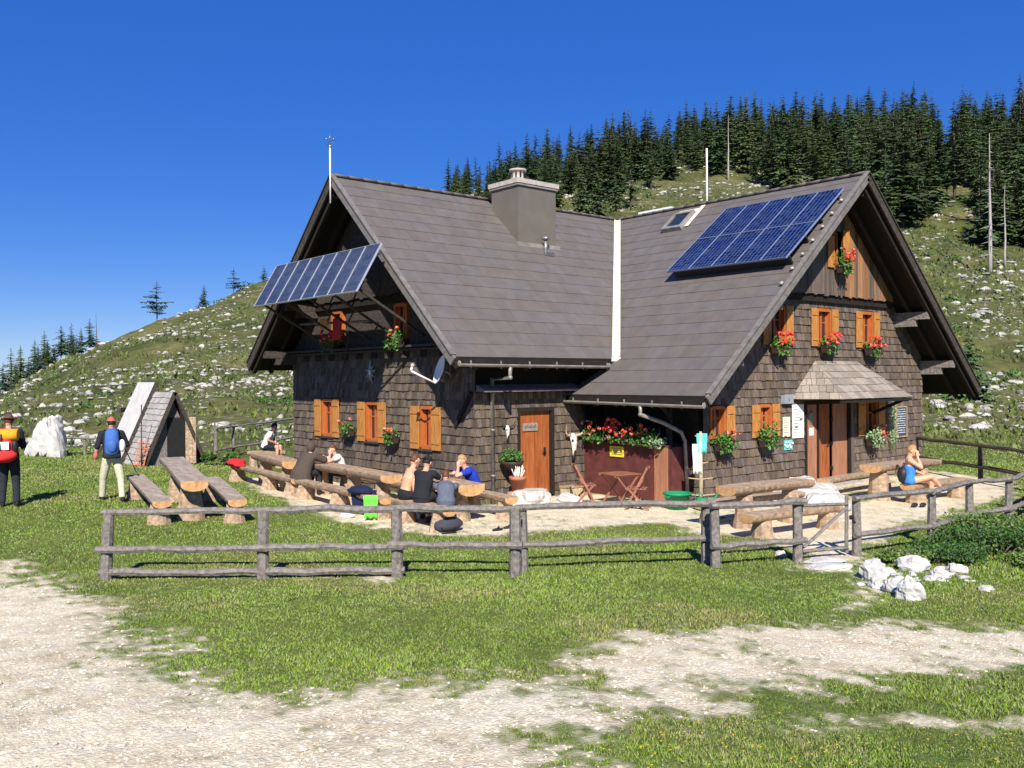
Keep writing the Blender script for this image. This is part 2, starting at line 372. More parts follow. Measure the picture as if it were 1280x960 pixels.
def build_ground():
    fa=math.atan2(FW[1],FW[0])
    aa=np.concatenate([np.linspace(-math.pi,-.75,40,endpoint=False),np.linspace(-.75,.75,560,endpoint=False),np.linspace(.75,math.pi,40,endpoint=False)])
    rr=[.6]
    while rr[-1]<3.0: rr.append(rr[-1]*1.05)
    while rr[-1]<34: rr.append(rr[-1]*1.0095)
    i34=len(rr)-1
    while rr[-1]<330: rr.append(rr[-1]*1.016)
    while rr[-1]<2500: rr.append(rr[-1]*1.25)
    rr=np.array(rr); nr=len(rr);na=len(aa)
    A,Rr=np.meshgrid(aa,rr); X=Rr*np.cos(fa-A);Y=Rr*np.sin(fa-A)
    Z=ground(X,Y); Z=np.where(Rr>330,Z.clip(-8,80)-((Rr-330)*.03),Z)
    gv=gravel(X,Y)*(Rr<34)
    Z=Z+np.where(Rr<14,(fbm(X*6,Y*6,3,50)-.5)*.035*(1-gv*.4),0)+np.where(Rr<16,(vn(X*22,Y*22,60)-.5)*.012,0)
    hl=sm((Rr-30)/8)
    V=np.stack([X,Y,Z],-1).reshape(-1,3)
    V=np.vstack([V,[[0,0,float(ground(.01,.01))]]])
    i=np.arange(nr-1)[:,None];j=np.arange(na)[None,:];j2=(j+1)%na
    F=np.stack([i*na+j,i*na+j2,(i+1)*na+j2,(i+1)*na+j],-1).reshape(-1,4)[:,::-1]
    fi=np.repeat(np.arange(nr-1),na)
    gf=gv.ravel()[F%(nr*na)].mean(1)
    gm=ground_mats()
    # one sheet, cut along its own edges: turf, worn gravel, hillside
    fx=V[F[:,0],0];fy=V[F[:,0],1]
    md=np.zeros(len(fx))
    for P,wt,s in PATHS[:5]: md=np.maximum(md,np.where(sdpoly(fx,fy,P)>0,1,0))
    isp=(md>.5)&(fi<i34)
    for nm,mk in (('ground',(~isp)&(fi<i34)),('gravel_path',isp),('hillside',fi>=i34)):
        f=F[mk]; u,inv=np.unique(f.ravel(),return_inverse=True)
        o=fastmesh(nm,V[u],inv.reshape(-1,4),[gm],smooth=True,attr={'gravel':np.append(gv.ravel(),0)[u],'hill':np.append(hl.ravel(),0)[u]})
        o['kind']='structure'
build_ground()
def vis_pts(n,rmin,rmax,spread=.66,power=1.):
    """random ground points inside the wedge in front of the place's viewpoint"""
    fa=math.atan2(FW[1],FW[0]); a=rng.uniform(-spread,spread,n); r=rmin*(rmax/rmin)**(rng.random(n)**power)
    return r*np.cos(fa-a),r*np.sin(fa-a),r
def grass():
    x,y,r=vis_pts(640000,3.4,40,.62,.9)
    gv=gravel(x,y); keep=rng.random(len(x))>gv**.8*1.15+.03
    keep&=~((x>11.9)&(y>12.4)&(x<26.2)&(y>15.5-(x>15.9)*3))
    x,y,r=x[keep],y[keep],r[keep]; z=ground(x,y)
    n=len(x); lush=fbm(x*.8,y*.8,3,91); h=(.009+.018*lush**2*rng.random(n)*2)*(1+.05*r)*(1-.55*np.clip(gv[keep]*2.2,0,1)); 
    mound=sm(1-np.hypot((x-13.5)/2.2,(y-5.6)/1.1)); h*=1+2.2*mound
    wd=h*.11+.0006*r; a=rng.uniform(0,2*np.pi,n); lx=rng.normal(0,.5,n)*h; ly=rng.normal(0,.5,n)*h
    dx=np.cos(a)*wd;dy=np.sin(a)*wd
    v=np.stack([np.stack([x-dx,y-dy,z-.004],-1),np.stack([x+dx,y+dy,z-.004],-1),np.stack([x+lx,y+ly,z+h],-1)],1).reshape(-1,3)
    f=np.arange(3*n).reshape(-1,3)
    mi=np.where(rng.random(n)<.03+.6*sm((fbm(x*.7,y*.7,4,12)-.52)*6),1,0)
    M_['grass_a']=mat('grass_blade',(.170,.238,.042),.6,.3,.5,island=.22,hue=.02,bump=0)
    M_['grass_b']=mat('dry_grass_blade',(.25,.24,.085),.7,.25,3,island=.35,hue=.02,bump=0)
    o=fastmesh('grass',v,f,['grass_a','grass_b'],mi); o['kind']='stuff'; tag(o,'short green turf dotted with dry blades around the fence and hut','grass')
    # yellow flower heads in the turf
    x,y,r=vis_pts(1500,4.5,15,.6); k=(gravel(x,y)<.1)&(fbm(x,y,2,8)>.45); x,y=x[k],y[k]; n=len(x); z=ground(x,y)+.035
    s=.006; q=np.array([[-s,-s,0],[s,-s,.004],[s,s,0],[-s,s,.004]])
    v=(np.stack([x,y,z],-1)[:,None,:]+q[None]).reshape(-1,3); f=np.arange(4*n).reshape(-1,4)
    M_['yellow']=mat('yellow_petal',(.75,.55,.03),.6,.1,3,bump=0)
    o=fastmesh('meadow_flowers',v,f,['yellow']); o['kind']='stuff'; tag(o,'tiny yellow flowers scattered through the short turf','flowers')
grass()
# unit rock shapes
def rock_unit(seed,nu=7,nv=5,rough=.38):
    r=random.Random(seed); vs=[];fs=[]
    for i in range(nv+1):
        t=math.pi*i/nv
        for j in range(nu):
            a=2*math.pi*j/nu+r.uniform(-.2,.2); k=1+r.uniform(-rough,rough)
            vs.append((math.sin(t)*math.cos(a)*k,math.sin(t)*math.sin(a)*k,math.cos(t)*(.8+r.uniform(-.1,.1))))
    for i in range(nv):
        for j in range(nu):
            j2=(j+1)%nu; fs.append((i*nu+j,(i+1)*nu+j,(i+1)*nu+j2,i*nu+j2))
    return np.array(vs),np.array(fs)
def scatter_rocks(name,x,y,size,mt,label,cat,flat=.55,sink=.25):
    n=len(x); z=ground(x,y); U=[rock_unit(s,6,4) for s in range(9)]; V=[];F=[];b=0
    for i in range(n):
        vs,fs=U[i%9]; a=rng.uniform(0,6.28); s=size[i]*np.array([rng.uniform(.6,1.5),rng.uniform(.6,1.2),flat*rng.uniform(.5,1.3)])
        q=vs*s; c,sn=math.cos(a),math.sin(a); q=np.stack([q[:,0]*c-q[:,1]*sn,q[:,0]*sn+q[:,1]*c,q[:,2]],-1)
        V.append(q+[x[i],y[i],z[i]+size[i]*flat*(.5-sink)]); F.append(fs+b); b+=len(vs)
    o=fastmesh(name,np.vstack(V),np.vstack(F),[mt]); o['kind']='stuff'; tag(o,label,cat); return o
def stones():
    x,y,r=vis_pts(26000,3.6,20,.62,.9); g=gravel(x,y); k=(g>.35)&(rng.random(len(x))<g)
    k&=~((x>11.9)&(y>15.4)); x,y=x[k][:9000],y[k][:9000]
    M_['pebble']=mat('gravel_stone',(.66,.58,.46),.9,.2,20,island=.3,bump=0)
    scatter_rocks('gravel',x,y,.004+.011*rng.random(len(x))**4+.0004*np.hypot(x,y),'pebble','small pale limestone pebbles lying on the worn path','gravel')
    # rocks over the hillside
    x,y,r=vis_pts(60000,38,210,.62,.8)
    a=np.arctan2(x*FW[1]-y*FW[0],x*FW[0]+y*FW[1]); k=r<np.interp(a,ANG,SD)+4
    dens=fbm(x/11,y/11,4,61); d2=fbm(x/3,y/3,3,64); k&=(dens*.6+d2*.4+.10*(a<0)*(rng.random(len(x)))>.50)
    x,y,r=x[k],y[k],r[k]; n=len(x); sz=(.035+.24*rng.random(n)**5)*(.7+r/170)
    keep=rng.random(n)<.75
    scatter_rocks('hillside_rocks',x[keep],y[keep],sz[keep],'hillrock','pale limestone rocks strewn all over the grassy hillside','rocks',flat=.85)
stones()
# ------------------------------------------------------------ house geometry constants (metres)
XG,YF,YB=12.0,15.52,24.0          # gable wall plane, front wall, back wall of the long wing
XV,YE,YE2,YR,ZR,ZE=10.95,14.81,24.69,19.75,7.72,3.19
BX0,BX1,BY=16.0,26.07,12.47       # right wing
BV,BXE,BXE2,BXR,BZE=11.40,14.72,27.34,21.03,2.36
TB=(ZR-ZE)/(ZR-BZE); XVAL=BXR-(BXR-BXE)*TB
SA=(ZR-ZE)/(YR-YE); SB=(ZR-BZE)/(BXR-BXE)
def roofA(y): return ZR-abs(y-YR)*SA
def roofB(x): return ZR-abs(x-BXR)*SB
PA=lambda a,o,z:(XG-o,a,z)        # points on the gable wall facing -x (a = y)
PB=lambda a,o,z:(a,BY-o,z)        # points on the gable wall facing -y (a = x)
PF=lambda a,o,z:(a,YF-o,z)        # points on the front wall facing -y (a = x)
house=thing('mountain_hut','brown shingled mountain hut with two steep gabled wings and tiled roof','hut',(XG,YF,0.0))
def pbox(mb,P,a0,a1,o0,o1,z0,z1):
    p=[P(a0,o0,z0),P(a1,o0,z0),P(a1,o1,z0),P(a0,o1,z0),P(a0,o0,z1),P(a1,o0,z1),P(a1,o1,z1),P(a0,o1,z1)]
    s=(Vector(p[1])-Vector(p[0])).cross(Vector(p[3])-Vector(p[0])).z
    if s<0: p=[p[1],p[0],p[3],p[2],p[5],p[4],p[7],p[6]]
    mb.hexa(p)
def clip_rect(poly,u0,u1,v0,v1):
    def cl(P,f,inter):
        out=[]
        for i in range(len(P)):
            a,b=P[i],P[(i+1)%len(P)]; fa,fb=f(a),f(b)
            if fa: out.append(a)
            if fa!=fb: out.append(inter(a,b))
        return out
    def ix(k,c):
        def g(a,b):
            t=(c-a[k])/(b[k]-a[k]); return tuple(a[q]+(b[q]-a[q])*t for q in (0,1))
        return g
    P=list(poly)
    for k,c,s in ((0,u0,1),(0,u1,-1),(1,v0,1),(1,v1,-1)):
        if not P: break
        P=cl(P,lambda p:(p[k]-c)*s>=0,ix(k,c))
    return P
def tiles(mb,O,U,V,poly,tw,th,lift=.035,stag=.5,jw=.004,gap=.006,rw=0,jl=.0,thick=.02,ov=.12):
    """rows of overlapping tiles on the plane O+u*U+v*V cut to poly"""
    O=Vector(O);U=Vector(U).normalized();V=Vector(V).normalized();Nn=U.cross(V)
    if Nn.z<-.001 or (abs(Nn.z)<.01 and False): Nn=-Nn
    us=[p[0] for p in poly];vs=[p[1] for p in poly]
    r=0;v=min(vs)
    while v<max(vs):
        u=min(us)-tw*((r*stag)%1)-random.uniform(0,tw*rw)
        while u<max(us):
            w=tw*(1+random.uniform(-rw,rw)); dv=random.uniform(-jl,jl)
            P=clip_rect(poly,u+gap/2,u+w-gap/2,v+dv if v>min(vs) else v,v+th+ov*th)
            if len(P)>=3:
                l=lift*(1+random.uniform(-.15,.15)); tl=random.uniform(-jw,jw)
                top=[O+U*a+V*b+Nn*(l*max(0,1-(b-v)/th)+.008+tl*(a-u)/w) for a,b in P]
                bot=[O+U*a+V*b+Nn*(max(-.01,l*max(0,1-(b-v)/th)-thick)) for a,b in P]
                n=len(P); ar=sum(P[i][0]*P[(i+1)%n][1]-P[(i+1)%n][0]*P[i][1] for i in range(n))
                if abs(ar)>1e-4:
                    fs=[tuple(range(n)) if ar>0 else tuple(range(n))[::-1]]
                    fs+=[(i,(i+1)%n,n+(i+1)%n,n+i) for i in range(n)]
                    if U.cross(V).dot(Nn)<0: fs[0]=fs[0][::-1]
                    mb.add(top+bot,fs)
            u+=w
        v+=th; r+=1
def shingle_wall(P,poly,holes,out,tw=.105,th=.195,mt='shingle',name='shingle_cladding'):
    """staggered wooden shingles; poly and holes in (a,z)"""
    mb=MB(); us=[p[0] for p in poly];vs=[p[1] for p in poly]; v=min(vs)
    while v<max(vs):
        u=min(us)-random.random()*tw
        while u<max(us):
            w=tw*random.uniform(.6,1.6); v0=v-random.uniform(0,.016)
            Q=clip_rect(poly,u+.004,u+w-.004,max(min(vs),v0),v+th*1.06)
            cu,cv=u+w/2,v+th*.5
            bad=False
            parts=[Q]
            for (a0,a1,z0,z1) in holes:
                np_=[]
                for q in parts:
                    if len(q)<3: continue
                    lo=min(p[0] for p in q);hi=max(p[0] for p in q);zl=min(p[1] for p in q);zh=max(p[1] for p in q)
                    if hi<=a0 or lo>=a1 or zh<=z0 or zl>=z1: np_.append(q); continue
                    for rc in ((-99,a0,-99,99),(a1,99,-99,99),(a0,a1,-99,z0),(a0,a1,z1,99)):
                        c=clip_rect(q,*rc)
                        if len(c)>=3: np_.append(c)
                parts=np_
            l=random.uniform(.018,.034)+(random.random()<.06)*.015
            for q in parts:
                n=len(q)
                if n<3: continue
                ar=sum(q[i][0]*q[(i+1)%n][1]-q[(i+1)%n][0]*q[i][1] for i in range(n))
                if abs(ar)<3e-4: continue
                top=[P(a,l*max(0,1-(b-v)/th)+.006,b) for a,b in q]; bot=[P(a,-.012,b) for a,b in q]
                fs=[tuple(range(n))]+[(i,(i+1)%n,n+(i+1)%n,n+i) for i in range(n)]
                mb.add(top+bot,fs)
            u+=w
        v+=th
    return mb
def planks(mb,P,a0,a1,z0,z1,o,w,th=.025,gap=.006,zfn=None,zlo=None,vert=True):
    a=a0
    while a<a1-.01:
        b=min(a+w*random.uniform(.9,1.1),a1)
        if a1-b<w*.3:b=a1
        t1=zfn((a+b)/2) if zfn else z1; t0=z0 if not zlo else zlo()
        if t1>t0+.03:
            if zfn:
                q=[P(a+gap/2,o,t0),P(b-gap/2,o,t0),P(b-gap/2,o,zfn(b-gap/2)),P(a+gap/2,o,zfn(a+gap/2))]
                d=Vector(P(0,o+th+random.uniform(0,.006),0))-Vector(P(0,o,0)); mb.prism(q,d)
            else: pbox(mb,P,a+gap/2,b-gap/2,o,o+th+random.uniform(0,.004),t0,t1)
        a=b
# --- wall bodies
WT=.35
WINA=[(19.0+.0,0,0)]
winsA=[(21.99,.57,1.25,2.20),(19.68,.57,1.22,2.16),(17.31,.45,1.16,2.10)]       # centre y, width, z0, z1
upA=[(21.45,.50,3.75,4.55),(18.35,.50,3.72,4.55)]
winsBl=[(16.45,.5,1.38,2.08),(18.25,.45,1.38,2.08),(23.13,.62,1.20,2.08)]
winsBu=[(18.77,.6,3.55,4.44),(20.82,.60,3.55,4.44),(22.95,.58,3.55,4.45)]
winsBt=[(21.25,.36,5.55,6.45)]
def hole(w): return (w[0]-w[1]/2,w[0]+w[1]/2,w[2],w[3])
doorA=(13.26,14.26,.10,2.03); doorB=(19.97,22.05,.06,2.08)
def gable_poly(c,half,zeave,slope,z0): return None
def wall_panels(P,poly,holes,name,depth=.35,front=-.12):
    """solid wall with real openings: rectangles between openings, cut to poly"""
    mb=MB(); us=sorted(set([min(p[0] for p in poly),max(p[0] for p in poly)]+[h[0] for h in holes]+[h[1] for h in holes]))
    for i in range(len(us)-1):
        a,b=us[i],us[i+1]; hs=sorted([h for h in holes if h[0]<=a+1e-6 and h[1]>=b-1e-6],key=lambda h:h[2]); z=-9
        segs=[]
        for h in hs: segs.append((z,h[2])); z=h[3]
        segs.append((z,99))
        for z0,z1 in segs:
            q=clip_rect(poly,a,b,z0,z1)
            if len(q)>=3: mb.prism([P(u,front,v) for u,v in q],Vector(P(0,front-depth,0))-Vector(P(0,front,0)))
    return mb.build(name,'darkwood',house)
tk=.17
pA=[(YF+.1,-.4),(YB-.1,-.4),(YB-.1,roofA(YB)-tk),(YR,ZR-tk),(YF+.1,roofA(YF)-tk)]
wallA=wall_panels(PA,pA,[hole(w) for w in winsA+upA],'gable_wall')
pB=[(BX0+.1,-.4),(BX1-.1,-.4),(BX1-.1,roofB(BX1)-tk),(BXR,ZR-tk),(BX0+.1,roofB(BX0)-tk)]
wallB=wall_panels(PB,pB,[hole(w) for w in winsBl+winsBu+winsBt]+[doorB],'gable_wall')
pF=[(XG+.1,-.4),(BX0+.3,-.4),(BX0+.3,roofA(YF)-tk),(XG+.1,roofA(YF)-tk)]
wallF=wall_panels(PF,pF,[doorA],'front_wall')
b=MB(); b.box(BX0,BX0+.3,12.6,YF,-.4,roofB(BX0)-tk); b.box(BX1-.35,BX1,12.6,YB,-.4,roofB(BX1)-tk); b.box(XG+.2,BX1,YB-.35,YB,-.4,roofA(YB)-tk-.05)
b.build('rear_wall','darkwood',house)
b=MB(); b.box(XG+.5,BX1-.4,YF+.5,YB-.5,-.3,-.1); b.box(BX0+.4,BX1-.5,12.9,YF+.5,-.3,-.1); b.build('inner_floor','darkwood',house)
# --- shingles
sA=[(YF-.02,-.25),(YB+.02,-.25),(YB+.02,3.5),(YF-.02,3.5)]
shingle_wall(PA,sA,[(h[0]-.04,h[1]+.04,h[2]-.06,h[3]+.05) for h in map(hole,winsA)],0).build('shingle_cladding','shingle',wallA)
sB=[(BX0-.02,-.25),(BX1+.02,-.25),(BX1+.02,roofB(BX1)-.2),(24.55,4.72),(17.5,4.72),(BX0-.02,roofB(BX0)-.2)]
shingle_wall(PB,sB,[(h[0]-.04,h[1]+.04,h[2]-.06,h[3]+.05) for h in map(hole,winsBl+winsBu)]+[(doorB[0]-.05,doorB[1]+.2,-.3,doorB[3]+.06)],0).build('shingle_cladding','shingle_sunlit',wallB)
sF=[(XG-.02,-.25),(15.33,-.25),(15.33,2.44),(XG-.02,2.44)]
shingle_wall(PF,sF,[(doorA[0]-.06,doorA[1]+.06,-.3,doorA[3]+.06)],0).build('shingle_cladding','shingle',wallF)
PS=lambda a,o,z:(BX0-o,a,z)
shingle_wall(PS,[(BY-.02,-.25),(YF,-.25),(YF,1.25),(BY-.02,1.25)],[],0).build('shingle_cladding','shingle',wallB)
# --- upper boards, wood colour darkened to deepen the overhang's shade
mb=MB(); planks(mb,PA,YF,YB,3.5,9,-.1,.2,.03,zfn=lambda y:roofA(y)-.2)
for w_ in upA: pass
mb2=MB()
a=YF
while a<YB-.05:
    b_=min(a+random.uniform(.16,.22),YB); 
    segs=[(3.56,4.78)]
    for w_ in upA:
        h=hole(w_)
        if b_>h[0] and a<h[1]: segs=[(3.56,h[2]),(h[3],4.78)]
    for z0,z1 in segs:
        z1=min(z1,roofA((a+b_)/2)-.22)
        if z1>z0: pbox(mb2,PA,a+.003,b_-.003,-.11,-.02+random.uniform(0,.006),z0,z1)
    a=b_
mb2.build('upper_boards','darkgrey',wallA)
mb=MB(); planks(mb,PA,16.7,22.8,4.82,9,.12,.16,.03,zfn=lambda y:roofA(y)-.2,zlo=lambda:4.82-random.uniform(0,.05)); mb.build('gable_boards','darkgrey',wallA)  # grey boards coloured darker to deepen the shade on this gable
mb=MB()
# gable boards of the right wing, bright brown where sheltered, grey lower down, with the little window cut out
a=17.55
mbr=MB()
while a<24.5:
    b_=a+random.uniform(.09,.13); h=hole(winsBt[0])
    top=lambda x:roofB(x)-.2
    z0=4.82-random.uniform(0,.05); segs=[(z0,99)]
    if b_>h[0] and a<h[1]: segs=[(z0,h[2]),(h[3],99)]
    for s0,s1 in segs:
        za,zb=min(s1,top(a)),min(s1,top(b_))
        if min(za,zb)>s0+.02: (mbr if (a>21.5 and a<24.3 and s0<5) and random.random()<.8 else mb).prism([PB(a+.003,.13,s0),PB(b_-.003,.13,s0),PB(b_-.003,.13,zb),PB(a+.003,.13,za)],Vector((0,-.03-random.uniform(0,.008),0)))
    a=b_
mb.build('gable_boards','boards',wallB); mbr.build('gable_boards','boardsbrown',wallB)
# beam under the boards and shelf boards on the long wing's gable
mb=MB(); pbox(mb,PB,17.85,24.2,-.1,.10,4.62,4.80); mb.build('wall_beam','darkwood',wallB); mb=MB(); pbox(mb,PA,16.95,22.55,-.1,.10,4.62,4.80); mb.build('wall_beam','darkwood',wallA)
mb=MB(); pbox(mb,PA,YF-.03,YB+.1,-.05,.30,3.50,3.55); pbox(mb,PA,YF-.03,YB+.1,0,.22,3.42,3.47)
for k in range(12): pbox(mb,PA,YF+.3+k*.72,YF+.38+k*.72,0,.22,3.26,3.42)
mb.build('ledge','darkgrey',wallA)  # grey ledge given a darker colour in place of the gable's shade
mb=MB(); pbox(mb,PF,XG+.03,15.0,-.05,.32,2.46,2.50)
mb.prism([PF(XG+.03,.02,2.62),PF(XG+.03,.34,2.50),PF(XG+.03,.02,2.50)],(2.97,0,0)); mb.build('ledge','greywood',wallF)
# --- windows with shutters
def window(P,w,wall,shut=.36,sh=(1,1),curtain=False,cross=True,lab=None):
    c,wd,z0,z1=w; a0,a1=c-wd/2,c+wd/2; f=MB()
    for (x0,x1,y0,y1) in ((a0-.03,a0+.04,z0,z1),(a1-.04,a1+.03,z0,z1),(a0+.04,a1-.04,z1-.05,z1+.03),(a0+.04,a1-.04,z0-.03,z0+.05)): pbox(f,P,x0,x1,-.30,.045,y0,y1)
    # sash
    for (x0,x1,y0,y1) in ((a0+.04,a0+.09,z0+.05,z1-.05),(a1-.09,a1-.04,z0+.05,z1-.05),(c-.03,c+.03,z0+.05,z1-.05)): pbox(f,P,x0,x1,-.10,-.055,y0,y1)
    if cross: pbox(f,P,a0+.09,a1-.09,-.095,-.06,z0+(z1-z0)*.62,z0+(z1-z0)*.62+.03)
    fr=f.build('window','frame',wall)
    g=MB(); pbox(g,P,a0+.04,a1-.04,-.085,-.078,z0+.05,z1-.05); g.build('pane','glass',fr)
    s=MB(); pbox(s,P,a0-.05,a1+.05,.0,.085,z0-.075,z0-.032); s.build('sill','darkgrey',fr)
    if curtain:
        q=MB(); n=14
        for k in range(n):
            x0=c-wd*.40+wd*.8*k/n; pbox(q,P,x0,x0+wd*.8/n*.96,-.15-(k%2)*.012,-.14-(k%2)*.012,z0+.18,z1-.05)
        q.build('curtain','cloth_white',fr)
    for sd in (0,1):
        if not sh[sd]: continue
        x0,x1=(a0-.03-shut,a0-.035) if sd==0 else (a1+.035,a1+.03+shut)
        s=MB(); planks(s,P,x0,x1,z0-.04,z1+.02,.05,shut/3,.022,.004)
        for zz in (z0+.1,z1-.16): pbox(s,P,x0+.02,x1-.02,.074,.092,zz,zz+.06)
        s.build('shutter','orange',fr)
for i,w_ in enumerate(winsA): window(PA,w_,wallA,.36,curtain=(i==2))
for w_ in upA: window(PA,w_,wallA,.32,(0,0))
for i,w_ in enumerate(winsBl): window(PB,w_,wallB,.30 if i<2 else .36,sh=(0,1) if i==0 else (1,1))
for w_ in winsBu: window(PB,w_,wallB,.29)
window(PB,(winsBt[0][0],winsBt[0][1],winsBt[0][2],winsBt[0][3]),wallB,.01,(0,0),cross=True)
PBo=lambda a,o,z:(a,BY-.16-o,z)
s=MB(); planks(s,PBo,21.45,21.75,5.5,6.5,.03,.1,.022,.004); s.build('shutter','orange',wallB)
s=MB(); planks(s,PBo,20.73,21.03,5.5,6.3,.03,.1,.022,.004); s.build('shutter','orange',wallB)
# --- door of the long wing
mb=MB(); planks(mb,PF,doorA[0]+.02,doorA[1]-.02,doorA[2],doorA[3]-.03,-.09,.125,.03,.006); dA=mb.build('door','door',house,label='orange brown plank door with a small wooden plaque')
mb=MB(); 
for (x0,x1,z0,z1) in ((doorA[0]-.06,doorA[0]+.02,.05,doorA[3]+.06),(doorA[1]-.02,doorA[1]+.06,.05,doorA[3]+.06),(doorA[0]+.02,doorA[1]-.02,doorA[3]-.03,doorA[3]+.06)): pbox(mb,PF,x0,x1,-.15,.04,z0,z1)
mb.build('door_frame','darkwood',dA)
mb=MB(); pbox(mb,PF,14.06,14.12,-.06,-.045,.95,1.15); mb.tube([PF(14.09,-.05,1.06),PF(14.09,.0,1.06),PF(13.98,.0,1.06)],.012,6); mb.build('door_handle','black',dA)
mb=MB(); pbox(mb,PF,13.42,13.86,-.055,-.03,1.55,1.73); mb.build('name_plaque','canopy',dA)
mb=MB()
for k in range(9):
    x=13.47+k*.04; pbox(mb,PF,x,x+.012,-.03,-.027,1.61,1.66+.02*(k%3))
    if k%2==0: pbox(mb,PF,x+.012,x+.026,-.03,-.027,1.63,1.642)
mb.build('carved_lettering','darkwood',dA)
# --- entrance of the right wing
D0,D1=doorB[0],doorB[1]
mb=MB(); planks(mb,PB,D0+.04,D0+.52,.08,2.05,-.02,.16,.03,.005); e0=mb.build('door_side_panel','doorbrown',house)
mb=MB()
mb.ball(PB(D0+.26,.02,1.72),(.13,.015,.17),14,8); mb.build('oval_mirror','metal',e0)
mb=MB(); pbox(mb,PB,D0+.17,D0+.37,.012,.016,1.28,1.47); mb.build('paper_note','white',e0)
mb=MB(); pbox(mb,PB,D0-.05,D0+.04,-.15,.05,.0,2.12); pbox(mb,PB,D0+.52,D0+.60,-.15,.03,.0,2.1); pbox(mb,PB,D1-.03,D1+.03,-.15,.05,.0,2.12); pbox(mb,PB,D0+.04,D1-.03,-.15,.05,2.05,2.13)
mb.build('door_frame','darkwood',house)
mb=MB(); planks(mb,PB,D0+.60,D0+1.28,.08,2.04,-.12,.115,.03,.006); dl=mb.build('door','door',house,label='orange brown door leaf left of the dark gap')
mb=MB(); planks(mb,PB,D0+1.36,D1-.03,.08,2.04,-.07,.34,.03,.006); dr=mb.build('door','doorbrown',house,label='pale brown outer door leaf')
mb=MB()
for z in (.35,1.0,1.6): pbox(mb,PB,D0+1.29,D0+1.36,-.09,-.03,z,z+.09)
mb.tube([PB(D0+1.20,-.09,1.0),PB(D0+1.20,-.04,1.0),PB(D0+1.09,-.04,1.0)],.014,6)
mb.build('door_handle','black',dl)
mb=MB(); planks(mb,PB,D1+.04,D1+.22,.0,2.1,.0,.09,.03,.004); mb.build('door_post','boards',house)
mb=MB(); mb.box(D0+.1,D1,BY-.5,BY+.1,-.2,.05); mb.build('door_step','concrete',house)
# --- porch canopy (hipped, shingled)
cy=BY-1.02; cz=2.19; zr_=3.13
cb=[(19.36,BY,cz),(24.05,BY,cz),(23.45,cy,cz),(20.0,cy,cz)]; rd=[(20.35,BY-.06,zr_),(22.3,BY-.06,zr_)]
cn=MB(); cn.add([cb[3],cb[2],rd[1],rd[0],cb[0],cb[1]],[(0,1,2,3),(4,0,3),(1,5,2),(4,5,1,0)])
can=cn.build('porch_canopy','darkwood',house)
def tri_tiles(P4,tw,th,lf=.02):
    O=Vector(P4[0]);U=(Vector(P4[1])-O).normalized(); nn=U.cross(Vector(P4[2])-O).normalized(); V=nn.cross(U)
    if V.z<0: V=-V
    poly=[((Vector(p)-O).dot(U),(Vector(p)-O).dot(V)) for p in P4]
    m_=MB(); tiles(m_,O,U,V,poly,tw,th,lf,.5,.004,.008,.35,.012,.014); return m_
tri_tiles([cb[3],cb[2],rd[1],rd[0]],.2,.24).build('canopy_shingles','canopy',can)
tri_tiles([cb[0],cb[3],rd[0]],.17,.22).build('canopy_shingles','canopy',can)
tri_tiles([cb[2],cb[1],rd[1]],.17,.22).build('canopy_shingles','canopy',can)
mb=MB()
for x in (23.3,): mb.beam((x,BY,1.75),(x,cy+.12,cz-.04),.08,.08); mb.beam((x,BY-.02,cz-.07),(x,cy+.05,cz-.07),.08,.08)
mb.beam((20.0,cy+.06,cz-.05),(23.45,cy+.06,cz-.05),.07,.07); mb.build('canopy_bracket','darkwood',can)
# --- roofs
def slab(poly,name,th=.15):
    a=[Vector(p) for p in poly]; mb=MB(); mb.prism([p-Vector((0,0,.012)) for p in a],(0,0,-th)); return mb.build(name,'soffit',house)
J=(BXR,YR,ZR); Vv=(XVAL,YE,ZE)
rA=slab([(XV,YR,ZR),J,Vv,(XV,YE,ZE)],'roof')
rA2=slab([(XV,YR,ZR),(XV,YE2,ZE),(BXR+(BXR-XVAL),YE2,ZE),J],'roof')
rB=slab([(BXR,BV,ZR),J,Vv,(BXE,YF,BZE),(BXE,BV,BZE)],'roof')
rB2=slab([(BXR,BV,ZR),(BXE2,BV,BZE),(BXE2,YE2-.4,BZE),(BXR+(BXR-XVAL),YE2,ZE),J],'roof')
def plane_tiles(parent,O,U,V,pts,**k):
    O=Vector(O);U=Vector(U).normalized();V=Vector(V).normalized()
    poly=[((Vector(p)-O).dot(U),(Vector(p)-O).dot(V)) for p in pts]
    m_=MB(); tiles(m_,O,U,V,poly,**k); m_.build('roof_tiles','roof',parent)
kw=dict(tw=.55,th=.42,lift=.010,stag=.5,jw=.003,gap=.006,thick=.03)
plane_tiles(rA,(XV,YE,ZE),(1,0,0),(0,1,SA),[(XV,YE,ZE),Vv,J,(XV,YR,ZR)],**kw)
plane_tiles(rB,(BXE,YF,BZE),(0,-1,0),(1,0,SB),[(BXE,YF,BZE),(BXE,BV,BZE),(BXR,BV,ZR),J,Vv],**kw)
plane_tiles(rB2,(BXE2,BV,BZE),(0,1,0),(-1,0,SB),[(BXE2,BV,BZE),(BXE2,YE2-.4,BZE),J,(BXR,BV,ZR)],tw=1.2,th=.72,lift=.03,gap=.006,thick=.03)
plane_tiles(rA2,(BXR,YE2,ZE),(-1,0,0),(0,-1,SA),[(BXR,YE2,ZE),(XV,YE2,ZE),(XV,YR,ZR),(BXR,YR,ZR)],tw=1.2,th=.72,lift=.03,gap=.006,thick=.03)
